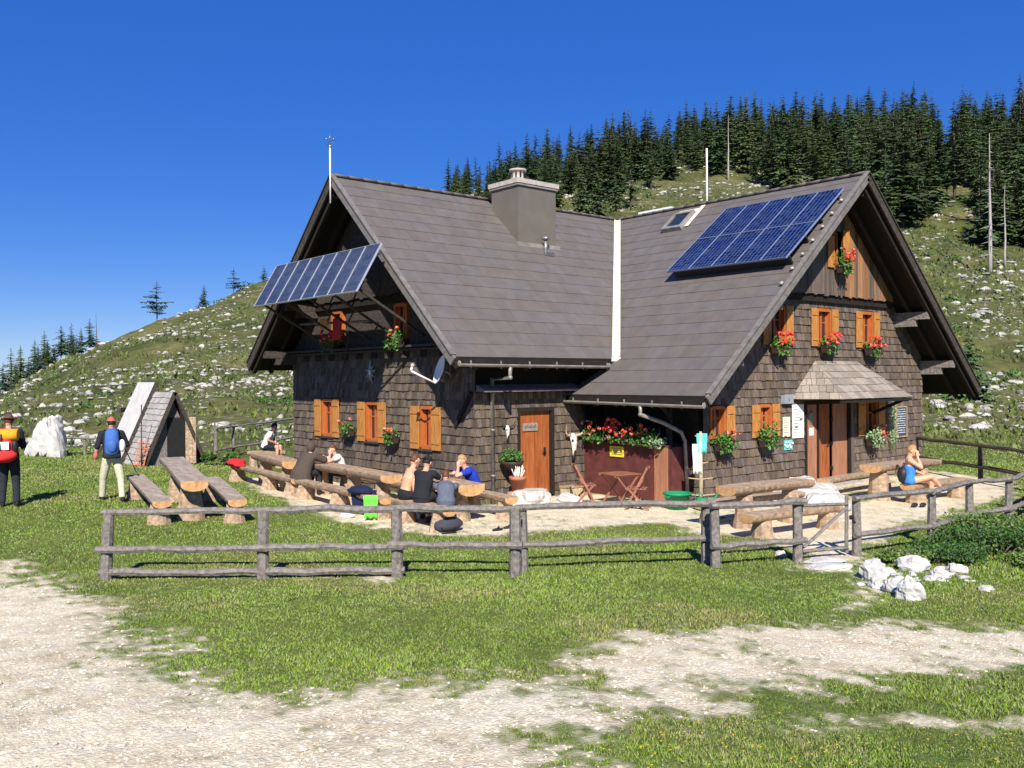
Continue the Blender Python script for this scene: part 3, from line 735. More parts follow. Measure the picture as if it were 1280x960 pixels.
# ridge caps
mb=MB(); x=XV
while x<BXR-.1:
    mb.tube([(x,YR,ZR+.03),(min(x+.42,BXR),YR,ZR+.015)],[(.11,.045),(.108,.043)],8); x+=.40
y=BV
while y<YR-.1:
    mb.tube([(BXR,y,ZR+.03),(BXR,min(y+.42,YR),ZR+.015)],[(.11,.045),(.108,.043)],8); y+=.40
mb.build('ridge_caps','roof',house)
# verge boards
def rake(a,b,w=.05,h=.2,dz=-.09,mt='barge'):
    m_=MB(); a=Vector(a)+Vector((0,0,dz)); b=Vector(b)+Vector((0,0,dz)); m_.beam(a,b,w,h); 
    up=Vector((0,0,.145)); m_.beam(a+up,b+up,w+.07,.03); m_.build('barge_board',mt,house)
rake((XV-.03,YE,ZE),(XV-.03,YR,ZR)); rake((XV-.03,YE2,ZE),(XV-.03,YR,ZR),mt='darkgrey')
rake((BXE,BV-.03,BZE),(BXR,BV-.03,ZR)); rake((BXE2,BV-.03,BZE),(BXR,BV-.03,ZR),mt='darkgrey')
# fascia, rafters
mb=MB(); mb.box(XV,15.4,YE-.01,YE+.03,ZE-.22,ZE-.03); mb.box(BXE-.01,BXE+.03,BV,YF,BZE-.22,BZE-.03); mb.build('fascia_board','darkwood',house)
mb=MB()
for x in (XV+.12,XV+.62):
    for s in (-1,1): mb.beam((x,YR,ZR-.27),(x,YR+s*(YR-YE-.05),ZE-.2),.1,.14)
for y in (BV+.12,BV+.62):
    for s in (-1,1): mb.beam((BXR,y,ZR-.27),(BXR+s*(BXR-BXE-.05),y,BZE-.2),.1,.14)
for k in range(6): x=12.3+k*.62; mb.beam((x,YE+.03,ZE-.22),(x,YF+.1,roofA(YF)-.28),.09,.12)
for k in range(6): y=12.0+k*.65; mb.beam((BXE+.03,y,BZE-.22),(BX0+.05,y,roofB(BX0)-.28),.09,.12)
mb.build('rafters','darkwood',house)
# purlins poking out under the verges
mb=None
for y,z in ((YF+.05,roofA(YF)-.36),(YB-.05,roofA(YB)-.36),(YR,ZR-.42),(16.9,roofA(16.9)-.38),(22.6,roofA(22.6)-.38)):
    mb=MB(); mb.beam((XV+.12,y,z),(XG+.3,y,z),.17,.2); mb.beam((XV+.45,y,z-.19),(XG+.3,y,z-.19),.15,.19); mb.build('purlin','darkgrey',house)  # wood colour darkened here to stand for shade under the verge
for x,z in ((BX0+.05,roofB(BX0)-.36),(BX1-.05,roofB(BX1)-.36),(BXR,ZR-.42),(24.5,roofB(24.5)-.38),(17.5,roofB(17.5)-.38)):
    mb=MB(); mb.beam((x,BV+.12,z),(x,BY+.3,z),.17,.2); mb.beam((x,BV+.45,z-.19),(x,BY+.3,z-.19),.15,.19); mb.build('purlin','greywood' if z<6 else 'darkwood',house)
# valley flashing
mb=MB(); d=(Vector(Vv)-Vector(J)); 
nA=Vector((0,-SA,1)).normalized(); nB=Vector((-SB,0,1)).normalized()
ea=Vector((-1,0,0)); eb=Vector((0,-1,0))
j=Vector(J)+Vector((0,0,.05)); v_=Vector(Vv)+Vector((0,0,.05)); j=j+(v_-j)*.015
W_=.15; la=ea*W_; lb=eb*W_
mb.add([j+la+nA*.02,v_+la+nA*.02,v_,j],[(0,1,2,3)]); mb.add([j,v_,v_+lb+nB*.02,j+lb+nB*.02],[(0,1,2,3)])
e_=(v_-j).normalized()*.0
mb.add([v_+la,v_+lb,v_+lb-Vector((0,0,.1)),v_+la-Vector((0,0,.1))],[(0,1,2,3)])
mb.build('valley_flashing','flash',house)
# chimney
cx0,cx1,cy0,cy1=15.61,16.97,18.24,19.35
mb=MB(); mb.box(cx0,cx1,cy0,cy1,5.9,7.94); ch=mb.build('chimney','chimney',house)
mb=MB(); mb.box(cx0-.07,cx1+.07,cy0-.07,cy1+.07,7.94,8.06); mb.build('chimney_cap','concrete',ch)
mb=MB(); mb.box(cx0-.05,cx1+.05,cy0-.05,cy1+.05,7.88,7.938)
mb.beam((cx0-.03,cy0-.05,6.28),(cx0-.03,cy1,7.33),.1,.03); mb.box(cx0-.06,cx1+.06,cy0-.10,cy0-.002,6.15,6.36); mb.build('chimney_flashing','gutter',ch)
mb=MB(); c=(16.02,18.72,8.06)
mb.lathe(c,[(.24,0),(.24,.09),(.19,.10),(.19,.30),(.24,.31),(.24,.36),(.0,.38)],14); mb.build('chimney_pot','concrete',ch)
mb=MB()
for k in range(10):
    a=k*.628; mb.beam((c[0]+.192*math.cos(a),c[1]+.192*math.sin(a),c[2]+.13),(c[0]+.192*math.cos(a),c[1]+.192*math.sin(a),c[2]+.27),.05,.02)
mb.lathe((c[0],c[1],c[2]+.36),[(.15,0),(.15,.06),(0,.08)],12); mb.build('vent_slots','black',ch)
mb=MB(); mb.lathe((16.65,19.1,8.06),[(.16,0),(.16,.13),(.2,.14),(.2,.19),(.1,.28),(0,.29)],12); mb.build('chimney_pot','darkgrey',ch)
mb=MB(); mb.tube([(16.39,18.02,6.0),(16.39,18.02,6.48)],.05,10); mb.lathe((16.39,18.02,6.46),[(.05,0),(.11,.02),(.11,.06),(.07,.1),(0,.11)],12); mb.box(16.22,16.56,17.86,18.2,6.02,6.12); mb.build('vent_pipe','metal',house)
# second chimney beyond the ridge
mb=MB(); mb.box(21.6,22.1,18.1,19.1,6.6,7.86); c2=mb.build('chimney','concrete',house); mb=MB(); mb.box(21.45,22.25,17.95,19.25,7.86,7.95); mb.build('chimney_cap','white',c2)
# gutters and downpipes
def gutter(a,b,r=.065):
    a=Vector(a);b=Vector(b);m_=MB(); d=(b-a).normalized();sd=d.cross(Vector((0,0,1))); n=8;vs=[];fs=[]
    for p in (a,b):
        for q in range(n+1):
            t=math.pi*q/n
            for rr_ in (r,r-.008): vs.append(p+sd*math.cos(t)*rr_-Vector((0,0,1))*math.sin(t)*rr_)
    o=2*(n+1)
    for q in range(n):
        fs+= [(2*q,2*q+2,o+2*q+2,o+2*q),(2*q+1,o+2*q+1,o+2*q+3,2*q+3)]
    fs+=[(0,o,o+1,1),(2*n,2*n+1,o+2*n+1,o+2*n)]
    m_.add(vs,fs,True)
    for e in (a,b): m_.ball(e,(.012 if abs(d.x)>.5 else r,.012 if abs(d.y)>.5 else r,r),10,6)
    L_=(b-a).length; k=.3
    while k<L_:
        p=a+d*k; m_.beam(p+Vector((0,0,.07)),p-Vector((0,0,r+.02)),.03,.02); k+=.8
    return m_.build('gutter','gutter',house)
gutter((XV+.05,YE-.09,ZE-.13),(15.35,YE-.09,ZE-.16)); gutter((BXE-.09,YF-.05,BZE-.13),(BXE-.09,BV+.0,BZE-.18))
def pipe(pts,r=.045):
    m_=MB(); m_.tube(pts,r,10)
    for p in pts[1:-1]: m_.ball(p,r*1.12,8,6)
    return m_
m_=pipe([(12.35,YE-.09,ZE-.15),(12.35,YE-.09,ZE-.42),(12.42,YF-.1,2.72),(12.43,YF-.1,-.02)]); 
for z in (.6,1.6,2.4): m_.lathe((12.43,YF-.1,z),[(.05,0),(.056,.0),(.056,.05),(.05,.05)],10)
m_.build('downpipe','gutter',house)
m_=pipe([(BXE-.09,13.1,BZE-.18),(BXE-.09,13.1,BZE-.40),(15.25,12.95,1.75),(15.6,12.78,1.55),(15.75,12.80,1.35),(15.82,12.78,-.05)]); m_.build('downpipe','gutter',house)
# porch side panel, dark boards behind
mb=MB(); mb.box(15.30,15.36,12.90,YF-.03,-.12,1.22); mb.box(15.28,15.38,12.88,YF-.02,1.22,1.27); pp=mb.build('porch_panel','panel_red',house,label='dark red brown painted porch panel')
mb=MB(); mb.box(15.275,15.298,12.90,13.28,-.12,1.22); mb.build('panel_edge_board','doorbrown',pp)
mb=MB(); mb.box(15.36,16.0,12.86,12.92,-.1,1.22); mb.build('porch_end_panel','panel_red',house)
mb=MB(); planks(mb,PS,12.6,YF-.02,1.27,3.2,.0,.17,.03); mb.build('porch_boards','darkwood',house)
mb=MB(); mb.beam((15.40,12.95,1.2),(15.40,12.95,2.75),.1,.1); mb.beam((15.40,12.95,1.9),(14.95,12.95,2.35),.07,.07); mb.build('porch_post','darkwood',house); mb=MB(); mb.beam((15.05,YF-.04,2.44),(15.35,YF-.04,1.75),.07,.07); mb.build('wall_shadow_strip','darkwood',house)  # last beam added as the dark edge of the eave shadow
mb=MB(); mb.beam((XG-.06,15.56,2.45),(XG-.05,16.12,1.72),.07,.09); mb.build('corner_shadow_strip','darkwood',house)  # dark beam added along the roof corner's shadow edge on the wall
# skylight
def onB(y,s,off): # point on left slope of right wing; s = distance down from the ridge line along x
    x=BXR-s; p=Vector((x,y,roofB(x))); return p+nB*off
def slabB(mb,y0,y1,s0,s1,o0,o1):
    p=[onB(y1,s1,o0),onB(y0,s1,o0),onB(y0,s0,o0),onB(y1,s0,o0),onB(y1,s1,o1),onB(y0,s1,o1),onB(y0,s0,o1),onB(y1,s0,o1)]
    mb.hexa([p[i] for i in (0,1,2,3,4,5,6,7)])
mb=MB()
for a in ((16.35,16.43,.35,1.0),(16.97,17.05,.35,1.0),(16.43,16.97,.35,.43),(16.43,16.97,.92,1.0)): slabB(mb,*a,.02,.14)
sk=mb.build('skylight','gutter',house); mb=MB(); slabB(mb,16.43,16.97,.43,.92,.05,.10); mb.build('pane','glass',sk)
mb=MB(); slabB(mb,16.20,16.33,.10,.90,.035,.05); slabB(mb,16.33,17.05,.20,.34,.035,.05); mb.build('skylight_flashing','flash',sk)
# verge clips
for k in range(7):
    mb=MB(); p=onB(11.50,.95+k*.42,.07); mb.ball(p,(.05,.045,.04),7,5,.2); mb.build('verge_clip','concrete',house)
# --- solar modules lying on the roof
def solar_mats():
    M_['cell']=mat('solar_cell',(.007,.014,.062),.22,.35,.9,bump=0,spec=.55,island=.25,hue=.01); M_['grid']=mat('solar_grid',(.19,.235,.36),.4,.1,9,bump=0); M_['gridframe']=mat('module_edge',(.33,.37,.47),.4,.1,9,bump=0)
    M_['alu']=mat('aluminium_frame',(.62,.63,.65),.35,.1,9,metal=.5,bump=0); M_['cell2']=mat('sky_tinted_solar_cell',(.045,.055,.085),.25,.25,.9,bump=0,spec=.55,island=.2)  # gable array cells paled in colour for the sky they reflect
solar_mats()
def module(mb_f,mb_g,mb_c,Pt,a0,a1,b0,b1,nx,ny,gx=.010):
    """Pt(a,b,h)->world"""
    def bx(mb,a0,a1,b0,b1,h0,h1):
        mb.hexa([Pt(a0,b0,h0),Pt(a1,b0,h0),Pt(a1,b1,h0),Pt(a0,b1,h0),Pt(a0,b0,h1),Pt(a1,b0,h1),Pt(a1,b1,h1),Pt(a0,b1,h1)])
    w=.009
    bx(mb_f,a0,a1,b0,b0+w,0,.045);bx(mb_f,a0,a1,b1-w,b1,0,.045);bx(mb_f,a0,a0+w,b0+w,b1-w,0,.045);bx(mb_f,a1-w,a1,b0+w,b1-w,0,.045)
    bx(mb_g,a0+w,a1-w,b0+w,b1-w,.01,.030)
    ca=(a1-a0-2*w)/nx; cb_=(b1-b0-2*w)/ny
    for i in range(nx):
        for j_ in range(ny):
            x0=a0+w+i*ca+gx/2;x1=a0+w+(i+1)*ca-gx/2;y0=b0+w+j_*cb_+gx/2;y1=b0+w+(j_+1)*cb_-gx/2
            mb_c.add([Pt(x0,y0,.034),Pt(x1,y0,.034),Pt(x1,y1,.034),Pt(x0,y1,.034)],[(0,1,2,3)])
arr=MB(); 
for s_ in (1.1,2.1,2.9,3.75): slabB(arr,11.62,15.0,s_*.76-.02,s_*.76+.02,.03,.06+.05*s_)
sol=arr.build('roof_solar_array','black',house,label='blue solar modules lying on the roof of the right wing')
Vd=Vector((-1,0,-SB)).normalized()
def PtB(a,b,h): return Vector((BXR,11.60+a,ZR))+Vd*b+nB*(.07+.055*b+h)
for r_ in range(2):
    for c_ in range(5):
        f,g,c=MB(),MB(),MB(); a0=c_*.695; b0=.80+r_*1.555
        module(f,g,c,PtB,a0,a0+.692,b0,b0+1.552,6,12,.010)
        p=f.build('solar_module','grid',sol); g.build('solar_grid','grid',p); c.build('solar_cells','cell',p)
# --- tilted solar array on the gable
T0=Vector((10.63,16.99,5.72)); Dn=Vector((9.99-10.63,0,4.63-5.72)); dl_=Dn.length; Dn.normalize(); nrm=Vector((Dn.z,0,-Dn.x)).normalized()
def PtA(a,b,h): return T0+Vector((0,a,0))+Dn*b+nrm*h
L_=22.15-16.99; ms=L_/8
fr=MB()
for k in range(5):
    y=17.15+k*1.2; fr.beam((10.1,y,4.72),(XG-.1,y+.1,3.75),.05,.05); (fr.beam((10.62,y,5.66),(XG-.12,y,5.55),.05,.05) if k>1 else None); fr.beam((10.12,y,4.70),(10.62,y,5.62),.05,.05)
fr.beam((10.2,17.0,4.9),(10.2,22.1,4.9),.05,.05); fr.beam((10.55,17.0,5.5),(10.55,22.1,5.5),.05,.05)
sr=fr.build('gable_solar_array','darkgrey',house,label='row of eight tilted solar modules in front of the left gable')
for k in range(8):
    f,g,c=MB(),MB(),MB(); module(f,g,c,PtA,k*ms+.004,(k+1)*ms-.004,0,dl_,4,9,.007)
    p=f.build('solar_module','alu',sr); g.build('solar_grid','grid',p); c.build('solar_cells','cell2',p)
# ------------------------------------------------------------ trees
def conifer_mesh(seed,h=12.,w=2.2,lv=34,bare=.12,sparse=0.,droop=.35,top=1.,name='crown',ragged=.25):
    r=random.Random(seed); V=[];F=[]
    z0=h*bare
    for i in range(lv):
        t=(i+r.uniform(-.3,.3))/lv; t=min(max(t,0),.995); z=z0+(h-z0)*t
        R=w*(1-t)**.85*top*(1+r.uniform(-ragged,ragged))*(.55+.45*min(1,t*6))+.07
        nb=max(4,int(9*(1-t*.45)*(1-sparse)))
        for b in range(nb):
            if r.random()<sparse*.5: continue
            a=r.uniform(0,6.283); L=R*r.uniform(.65,1.12); dr=droop*r.uniform(.5,1.4)*(1-t*.8)
            dx,dy=math.cos(a),math.sin(a); px,py=-dy,dx
            nseg=4
            for k in range(nseg):
                u0=k/nseg*.96+.04;u1=(k+1.15)/nseg
                for s in (-1,1):
                    wv=L*.26*(1-u0*.75)*r.uniform(.7,1.3)+.05
                    zz0=z-dr*L*u0**1.3; zz1=z-dr*L*min(1,u1)**1.3
                    a0=(dx*L*u0,dy*L*u0,zz0+.03)
                    a1=(dx*L*u1,dy*L*u1,zz1)
                    am=(dx*L*(u0+u1)/2+px*wv*s,dy*L*(u0+u1)/2+py*wv*s,(zz0+zz1)/2-wv*r.uniform(.25,.8))
                    b_=len(V); V+= [a0,a1,am]; F.append((b_,b_+1,b_+2))
    b_=len(V); V+=[(-.06,0,h*.97),(.06,0,h*.97),(0,0,h+.25),(0,-.06,h*.97),(0,.06,h*.97),(0,0,h+.25)]; F+= [(b_,b_+1,b_+2),(b_+3,b_+4,b_+5)]
    return V,F
def trunk_mb(h,r,bare=.3,dead=0,seed=1):
    rr=random.Random(seed); m_=MB(); n=6
    m_.tube([(rr.uniform(-.05,.05)*(i>0),rr.uniform(-.05,.05)*(i>0),h*i/n*.98-.3*(i==0)) for i in range(n+1)],[r*(1-i/n*.92) for i in range(n+1)],7)
    for k in range(dead):
        z=h*rr.uniform(.12,.95); a=rr.uniform(0,6.28); L=rr.uniform(.5,1.3)*(1-z/h*.6); m_.tube([(0,0,z),(math.cos(a)*L,math.sin(a)*L,z-L*.25)],[.035,.012],4)
    return m_
def make_tree(kind,seed,label,h=12,**k):
    t=thing(kind,label,'tree')
    trunk_mb(h,.02*h*.8,seed=seed,dead=k.pop('dead',6)).build('trunk',k.pop('bark','trunk'),t,world=False)
    mt=k.pop('mt','spruce')
    if k.pop('crown',True):
        V,F=conifer_mesh(seed,h,**k); o=fastmesh('crown',V,F,[mt]); o.parent=t
    return t
def place_uv(az_u,d):
    a=math.atan2(az_u-640.,1131.4); fa=math.atan2(FW[1],FW[0]); return d*math.cos(fa-a),d*math.sin(fa-a)
def zone_label(u,d,sc):
    row='on the skyline' if d<0 or d>215 else ('at the lower forest edge' if d<150 else 'in the middle of the forest')
    size='tall' if sc>1.12 else ('small' if sc<.78 else 'medium-sized')
    zn='above the roof left of the chimney' if u<625 else 'above the chimney' if u<700 else 'between chimney and pale valley strip' if u<765 else 'above the skylight' if u<865 else 'just right of the white pole' if u<930 else 'above the roof solar modules' if u<1010 else 'left of the right gable tip' if u<1080 else 'right of the right gable tip' if u<1172 else 'right of the gap in the forest' if u<1235 else 'near the right picture edge'
    return size+' dark spruce '+row+' '+zn
def forest():
    protos=[make_tree('spruce_tree',i,'dark spruce in the dense forest on the hill behind the hut',12,w=[2.4,2.8,2.1,3.0,2.5,1.9,2.7][i],lv=[40,44,40,40,44,40,36][i],bare=[.08,.1,.16,.06,.12,.2,.1][i],sparse=[0,.1,.2,0,.1,.35,.15][i],ragged=[.25,.35,.4,.3,.25,.7,.5][i],droop=[.35,.5,.3,.45,.6,.2,.4][i]) for i in range(7)]
    for p in protos: p['group']='spruces of the hillside forest'
    pts=[]; tries=0
    frontu=[556,600,700,790,830,925,1000,1100,1150,1190,1215,1240,1280,1330]
    frontd=[108,105,105,112,145,150,128,112,120,140,125,108,102,98]
    while len(pts)<246 and tries<60000:
        tries+=1; u=rng.uniform(562,1335)
        d0=np.interp(u,frontu,frontd); sd=np.interp(math.atan2(u-640,1131.4),ANG,SD)
        d=rng.uniform(d0,sd-12)
        if 1177<u<1193 and d>160: continue
        if 815<u<845 and d>205: continue
        if 795<u<925 and d<150 and rng.random()<.93: continue
        x,y=place_uv(u,d)
        if all((x-a)**2+(y-b)**2>(3.3+ .9*(d>200))**2 for a,b,_,_ in pts): pts.append((x,y,u,d))
    # extra skyline trees
    for u,vt in ((562,196),(572,203),(585,198),(600,205),(627,178),(640,186),(660,165),(686,170),(700,166),(716,157),(735,160),(760,148),(775,165),(794,160),(812,168),(850,146),(866,138),(880,150),(905,140),(935,128),(953,124),(969,126),(983,128),(995,114),(1016,112),(1028,116),(1061,118),(1072,122),(1086,112),(1106,112),(1120,128),(1131,116),(1142,114),(1157,112),(1168,130),(1212,116),(1222,126),(1240,124),(1254,119),(1270,134)):
        sd=np.interp(math.atan2(u-640,1131.4),ANG,SD)*.97; x,y=place_uv(u,sd); pts.append((x,y,u,-vt))
    first={}
    for (x,y,u,d) in pts[-300:]:
        z=gnd(x,y)
        if d<0:
            vt=-d; dd=math.hypot(x,y); depth=x*FW[0]+y*FW[1]; hgt=(474-vt)/1131.4*depth+2.75-z; hgt=min(max(hgt,7),22); sc=hgt/12.
        else: sc=rng.uniform(.5,1.15)*np.interp(u,[560,700,900,1330],[.62,.85,1.0,1.1])
        zl=zone_label(u,d,sc); i=int(rng.integers(0,7)); wx=rng.uniform(.8,1.35)*min(1.15,1/sc**.25)
        if i not in first: first[i]=1; t=protos[i]; t['label']=zl; t.location=(x,y,z-.2); t.rotation_euler=(rng.normal(0,.02),rng.normal(0,.02),rng.uniform(0,6)); t.scale=(sc*wx,sc*wx,sc)
        else: c=copy_thing(protos[i],(x,y,z-.2),0,(sc*wx,sc*wx,sc),zl); c.rotation_euler=(rng.normal(0,.025),rng.normal(0,.025),rng.uniform(0,6))
def forest_infill():
    V,F=conifer_mesh(99,12,w=2.6,lv=20,bare=.05); V=np.array(V);F=np.array(F); VV=[];FF=[];b=0; n=0
    while n<210:
        u=rng.uniform(565,1345); d0=np.interp(u,[556,700,790,830,925,1000,1100,1150,1190,1215,1240,1280,1330],[132,132,136,160,160,135,125,135,160,150,125,118,112]); sd=np.interp(math.atan2(u-640,1131.4),ANG,SD); d=rng.uniform(d0,sd-8)
        if 1172<u<1196 and d>150: continue
        if 780<u<930 and d<158: continue
        if fbm(np.array(u/40.),np.array(d/14.),2,5)<.42: continue
        x,y=place_uv(u,d); s=rng.uniform(.6,1.05)*np.interp(u,[560,700,900,1330],[.6,.8,.95,1.05]); a=rng.uniform(0,6.28); c,sn=math.cos(a),math.sin(a)
        q=V*s; q=np.stack([q[:,0]*c-q[:,1]*sn+x,q[:,0]*sn+q[:,1]*c+y,q[:,2]+gnd(x,y)-.2],-1); VV.append(q);FF.append(F+b);b+=len(V);n+=1
    o=fastmesh('spruce_undergrowth',np.vstack(VV),np.vstack(FF),['spruce']); o['kind']='stuff'; tag(o,'dense mass of smaller spruces filling the hillside forest','forest')
forest_infill()
forest()
def single(u,d,h,kind,lab,**k):
    x,y=place_uv(u,d); t=make_tree(kind,int(u*7+d),lab,h,**k); t.location=(x,y,gnd(x,y)-.15); t.rotation_euler=(0,0,u); return t
# bare trunks in front of the forest
single(1238,96,13.5,'dead_tree','tall pale dead conifer trunk with stub branches at the forest edge',crown=False,dead=40,bark='deadtrunk')
single(1257,100,8.2,'dead_tree','shorter bare dead trunk right of the tall pale one',crown=False,dead=6,bark='deadtrunk')
single(912,150,11,'dead_tree','bare pale trunk between spruces above the ridge of the right wing',crown=False,dead=10,bark='deadtrunk')
# skyline trees on the left slope
single(197,148,7.2,'wind_shaped_pine','wind-shaped dark pine leaning alone on the left skyline',w=2.3,lv=20,bare=.3,sparse=.45,droop=.0,ragged=.95,mt='larch')
single(256,153,4.1,'spruce_tree','small lone spruce on the skyline right of the leaning pine',w=1.4,lv=26,bare=.05,sparse=.05,mt='larch')
single(293,156,4.4,'wind_shaped_pine','small sparse pine near the top of the left skyline',w=1.5,lv=14,bare=.3,sparse=.4,droop=.05,ragged=.9,mt='larch')
single(331,158,2.6,'spruce_tree','tiny round-topped conifer beside the corner of the solar modules',w=.9,lv=12,bare=.2,sparse=.2,mt='larch')
single(121,143,5.5,'dead_tree','thin dead stem standing on the skyline',crown=False,dead=3,bark='trunk')
grp='conifers at the left end of the slope'
LL=['leftmost dark','second from left, dark','third from left, dark','low dark','tall pointed','bluish tall','bushy mid-row','low shadowy mid-row','mid-row dark','low front','upright','tallest dark','broad tall','low dark right-hand','very','rightmost uphill']
LL=['leftmost half-hidden','low second-from-left','second-from-left','tall pointed left-hand','small front left-hand','slim fourth-from-left','small','dark middle','low front middle','squat front middle','spindly middle','tallest dark','tall','low squat right-hand','wind-thinned','rightmost']
for u,vt,d,k in sorted(((-12,448,146,0),(4,452,140,1),(14,434,150,0),(26,431,143,0),(36,446,152,1),(44,424,145,0),(56,413,148,0),(68,430,150,1),(77,406,146,1),(90,404,150,1),(102,410,144,1),(113,398,147,1),(20,462,130,0),(60,455,135,0),(48,460,128,1),(-5,470,128,0),(92,440,138,0))):
    x,y=place_uv(u,d); z=gnd(x,y); depth=x*FW[0]+y*FW[1]; h=(477-vt)/1131.4*depth+2.75-z
    if u in (-12,): continue
    t=make_tree('spruce_tree' if k==0 else 'larch_tree',int(u*3+d*5),LL.pop(0)+(' spruce' if k==0 else ' thin-crowned larch')+' at the left end of the slope',max(h,3.5),w=max(h,3.5)*(.27 if k==0 else .30),lv=34 if k==0 else 26,bare=.05 if k==0 else .2,sparse=.0 if k==0 else .2,ragged=.3 if k==0 else .6,mt='spruce' if k==0 else 'larch')
    t.location=(x,y,z-.2); t['group']=grp
# shrubs on the slope and by the hut
def leafball(mb,c,r,n,s,flat=1.,mi=0,rnd=random):
    mb.cur=mi
    for _ in range(n):
        a=rnd.uniform(0,6.283);t=math.acos(rnd.uniform(-.35,1));k=rnd.random()**.45
        p=Vector((c[0]+r*k*math.sin(t)*math.cos(a),c[1]+r*k*math.sin(t)*math.sin(a),c[2]+r*k*math.cos(t)*flat))
        d=Vector((rnd.gauss(0,1),rnd.gauss(0,1),rnd.gauss(0,1)+.6)).normalized(); e=d.orthogonal().normalized(); f=d.cross(e); a2=rnd.uniform(0,6.28)
        e2=e*math.cos(a2)+f*math.sin(a2);f2=d.cross(e2); q=s*rnd.uniform(.6,1.3)
        mb.add([p-e2*q*.5,p+f2*q*.32,p+e2*q*.6,p-f2*q*.32],[(0,1,2,3)])
def shrub(name,x,y,r,h,lab,cat='shrub',n=900,s=.07,mt='bushleaf',clumps=9,group=None):
    z=gnd(x,y); t=thing(name,lab,cat,(x,y,z),0,group); m_=MB(); st=MB()
    for k in range(clumps):
        a=random.uniform(0,6.28);q=r*random.random()**.6*.8; c=(q*math.cos(a),q*math.sin(a),h*random.uniform(.25,.62)); rr=r*random.uniform(.28,.5)
        leafball(m_,c,rr,n//clumps,s,.8*h/r if h<r else .9); st.tube([(c[0]*.3,c[1]*.3,-.05),(c[0],c[1],c[2])],[.02,.008],4)
    m_.build('foliage',mt,t,world=False); st.build('stems','trunk',t,world=False); return t
shrub('green_plant',11.55,28.3,.55,.45,'low dark green leafy plant on the grass right of the little pointed hut','plant',700,.11)
for i,(x,y,r,h,lab,mt) in enumerate(((13.3,5.9,.65,.36,'bushy green clump under the fence, nearest the white rocks','bushleaf'),(14.2,5.8,.8,.58,'tallest green clump below the fence near the right edge','bushleaf'),(15.4,6.05,.9,.6,'yellow-green bush behind the tallest clump at the right edge','leafbank'),(13.9,5.0,.5,.28,'low leafy clump in front of the bank at the lower right','leafbank'),(14.9,5.15,.75,.48,'dense green clump at the extreme right edge of the meadow','bushleaf'),(12.75,6.35,.45,.22,'small weedy clump touching the fence post beside the gateway','leafbank'),(16.6,5.9,.9,.5,'broad green bush under the crossed posts at the right edge','bushleaf'))):
    shrub('green_shrub',x,y,r,h,lab,n=3200,s=.045,clumps=18,group='shrubs on the bank by the fence',mt=mt)
def hillshrubs():
    V=[];F=[];b=0
    x,y,r=vis_pts(900,40,190,.62,.8); k=fbm(x/14,y/14,3,81)>.53; x,y,r=x[k],y[k],r[k]
    m_=MB()
    for i in range(min(len(x),230)):
        z=gnd(x[i],y[i]); s=rng.uniform(.3,.9)*(.6+r[i]/150)
        leafball(m_,(x[i],y[i],z),s,46,s*.35,.6)
    o=m_.build('low_scrub','bushleaf'); o['kind']='stuff'; tag(o,'low dark green scrub dotted over the rocky hillside','scrub')
    x,y,r=vis_pts(60000,34,130,.62,.75); g_=fbm(x/2.5,y/2.5,3,14); k=g_>.45; x,y,r=x[k],y[k],r[k]; n=len(x); z=ground(x,y)
    h=(.06+.12*rng.random(n))*(.8+r/80); wd=h*.55; a=rng.uniform(0,6.28,n); dx,dy=np.cos(a)*wd,np.sin(a)*wd; lx,ly=rng.normal(0,.4,n)*h,rng.normal(0,.4,n)*h
    v=np.stack([np.stack([x-dx,y-dy,z-.02],-1),np.stack([x+dx,y+dy,z-.02],-1),np.stack([x+lx,y+ly,z+h],-1)],1).reshape(-1,3)
    M_['tussock']=mat('tussock_blade',(.10,.125,.032),.8,.3,3,island=.5,hue=.03,bump=0)
    o=fastmesh('hillside_grass',v,np.arange(3*n).reshape(-1,3),['tussock']); o['kind']='stuff'; tag(o,'coarse tussocky grass between the rocks on the slope','grass')
hillshrubs()
for u,d,r,h,lab in ((1212,46,1.3,2.4,'young spruce growing behind the hut on the right slope'),):
    x,y=place_uv(u,d); t=make_tree('young_spruce',77,lab,3.2,w=1.3,lv=26,bare=.03,mt='spruce'); t.location=(x,y,gnd(x,y)-.1)
# ------------------------------------------------------------ rocks as things
def big_rock(x,y,size,lab,seed,z=None,group=None,rz=0,shape=None,name='limestone_rock',mt='rock'):
    z=gnd(x,y) if z is None else z; t=MB(); r=random.Random(seed)
    import mathutils
    nz=mathutils.noise
    nu,nv=22,14
    def fn(q):
        d=q.normalized(); k=1+.32*nz.noise(d*1.3+Vector((seed,0,0)))+.16*nz.noise(d*3.1+Vector((0,seed,0)))+.08*nz.noise(d*7)
        q=d*k
        if shape: q=shape(q)
        return q
    t.ball((0,0,size[2]*.45),size,nu,nv,0,False,fn)
    o=t.build(name,mt); o.location=(x,y,z); o.rotation_euler=(0,0,rz); tag(o,lab,'rock',group); return o
def boulder_shape(q):
    q=Vector(q); t=(q.z+1)/2; q.x*=1-.45*t; q.x+=.28*t; q.z=min(q.z,.98+.5*q.x); return q
big_rock(7.75,34.2,(.78,.6,.95),'big pale upright boulder standing behind the hikers',3,rz=-.7,shape=boulder_shape)
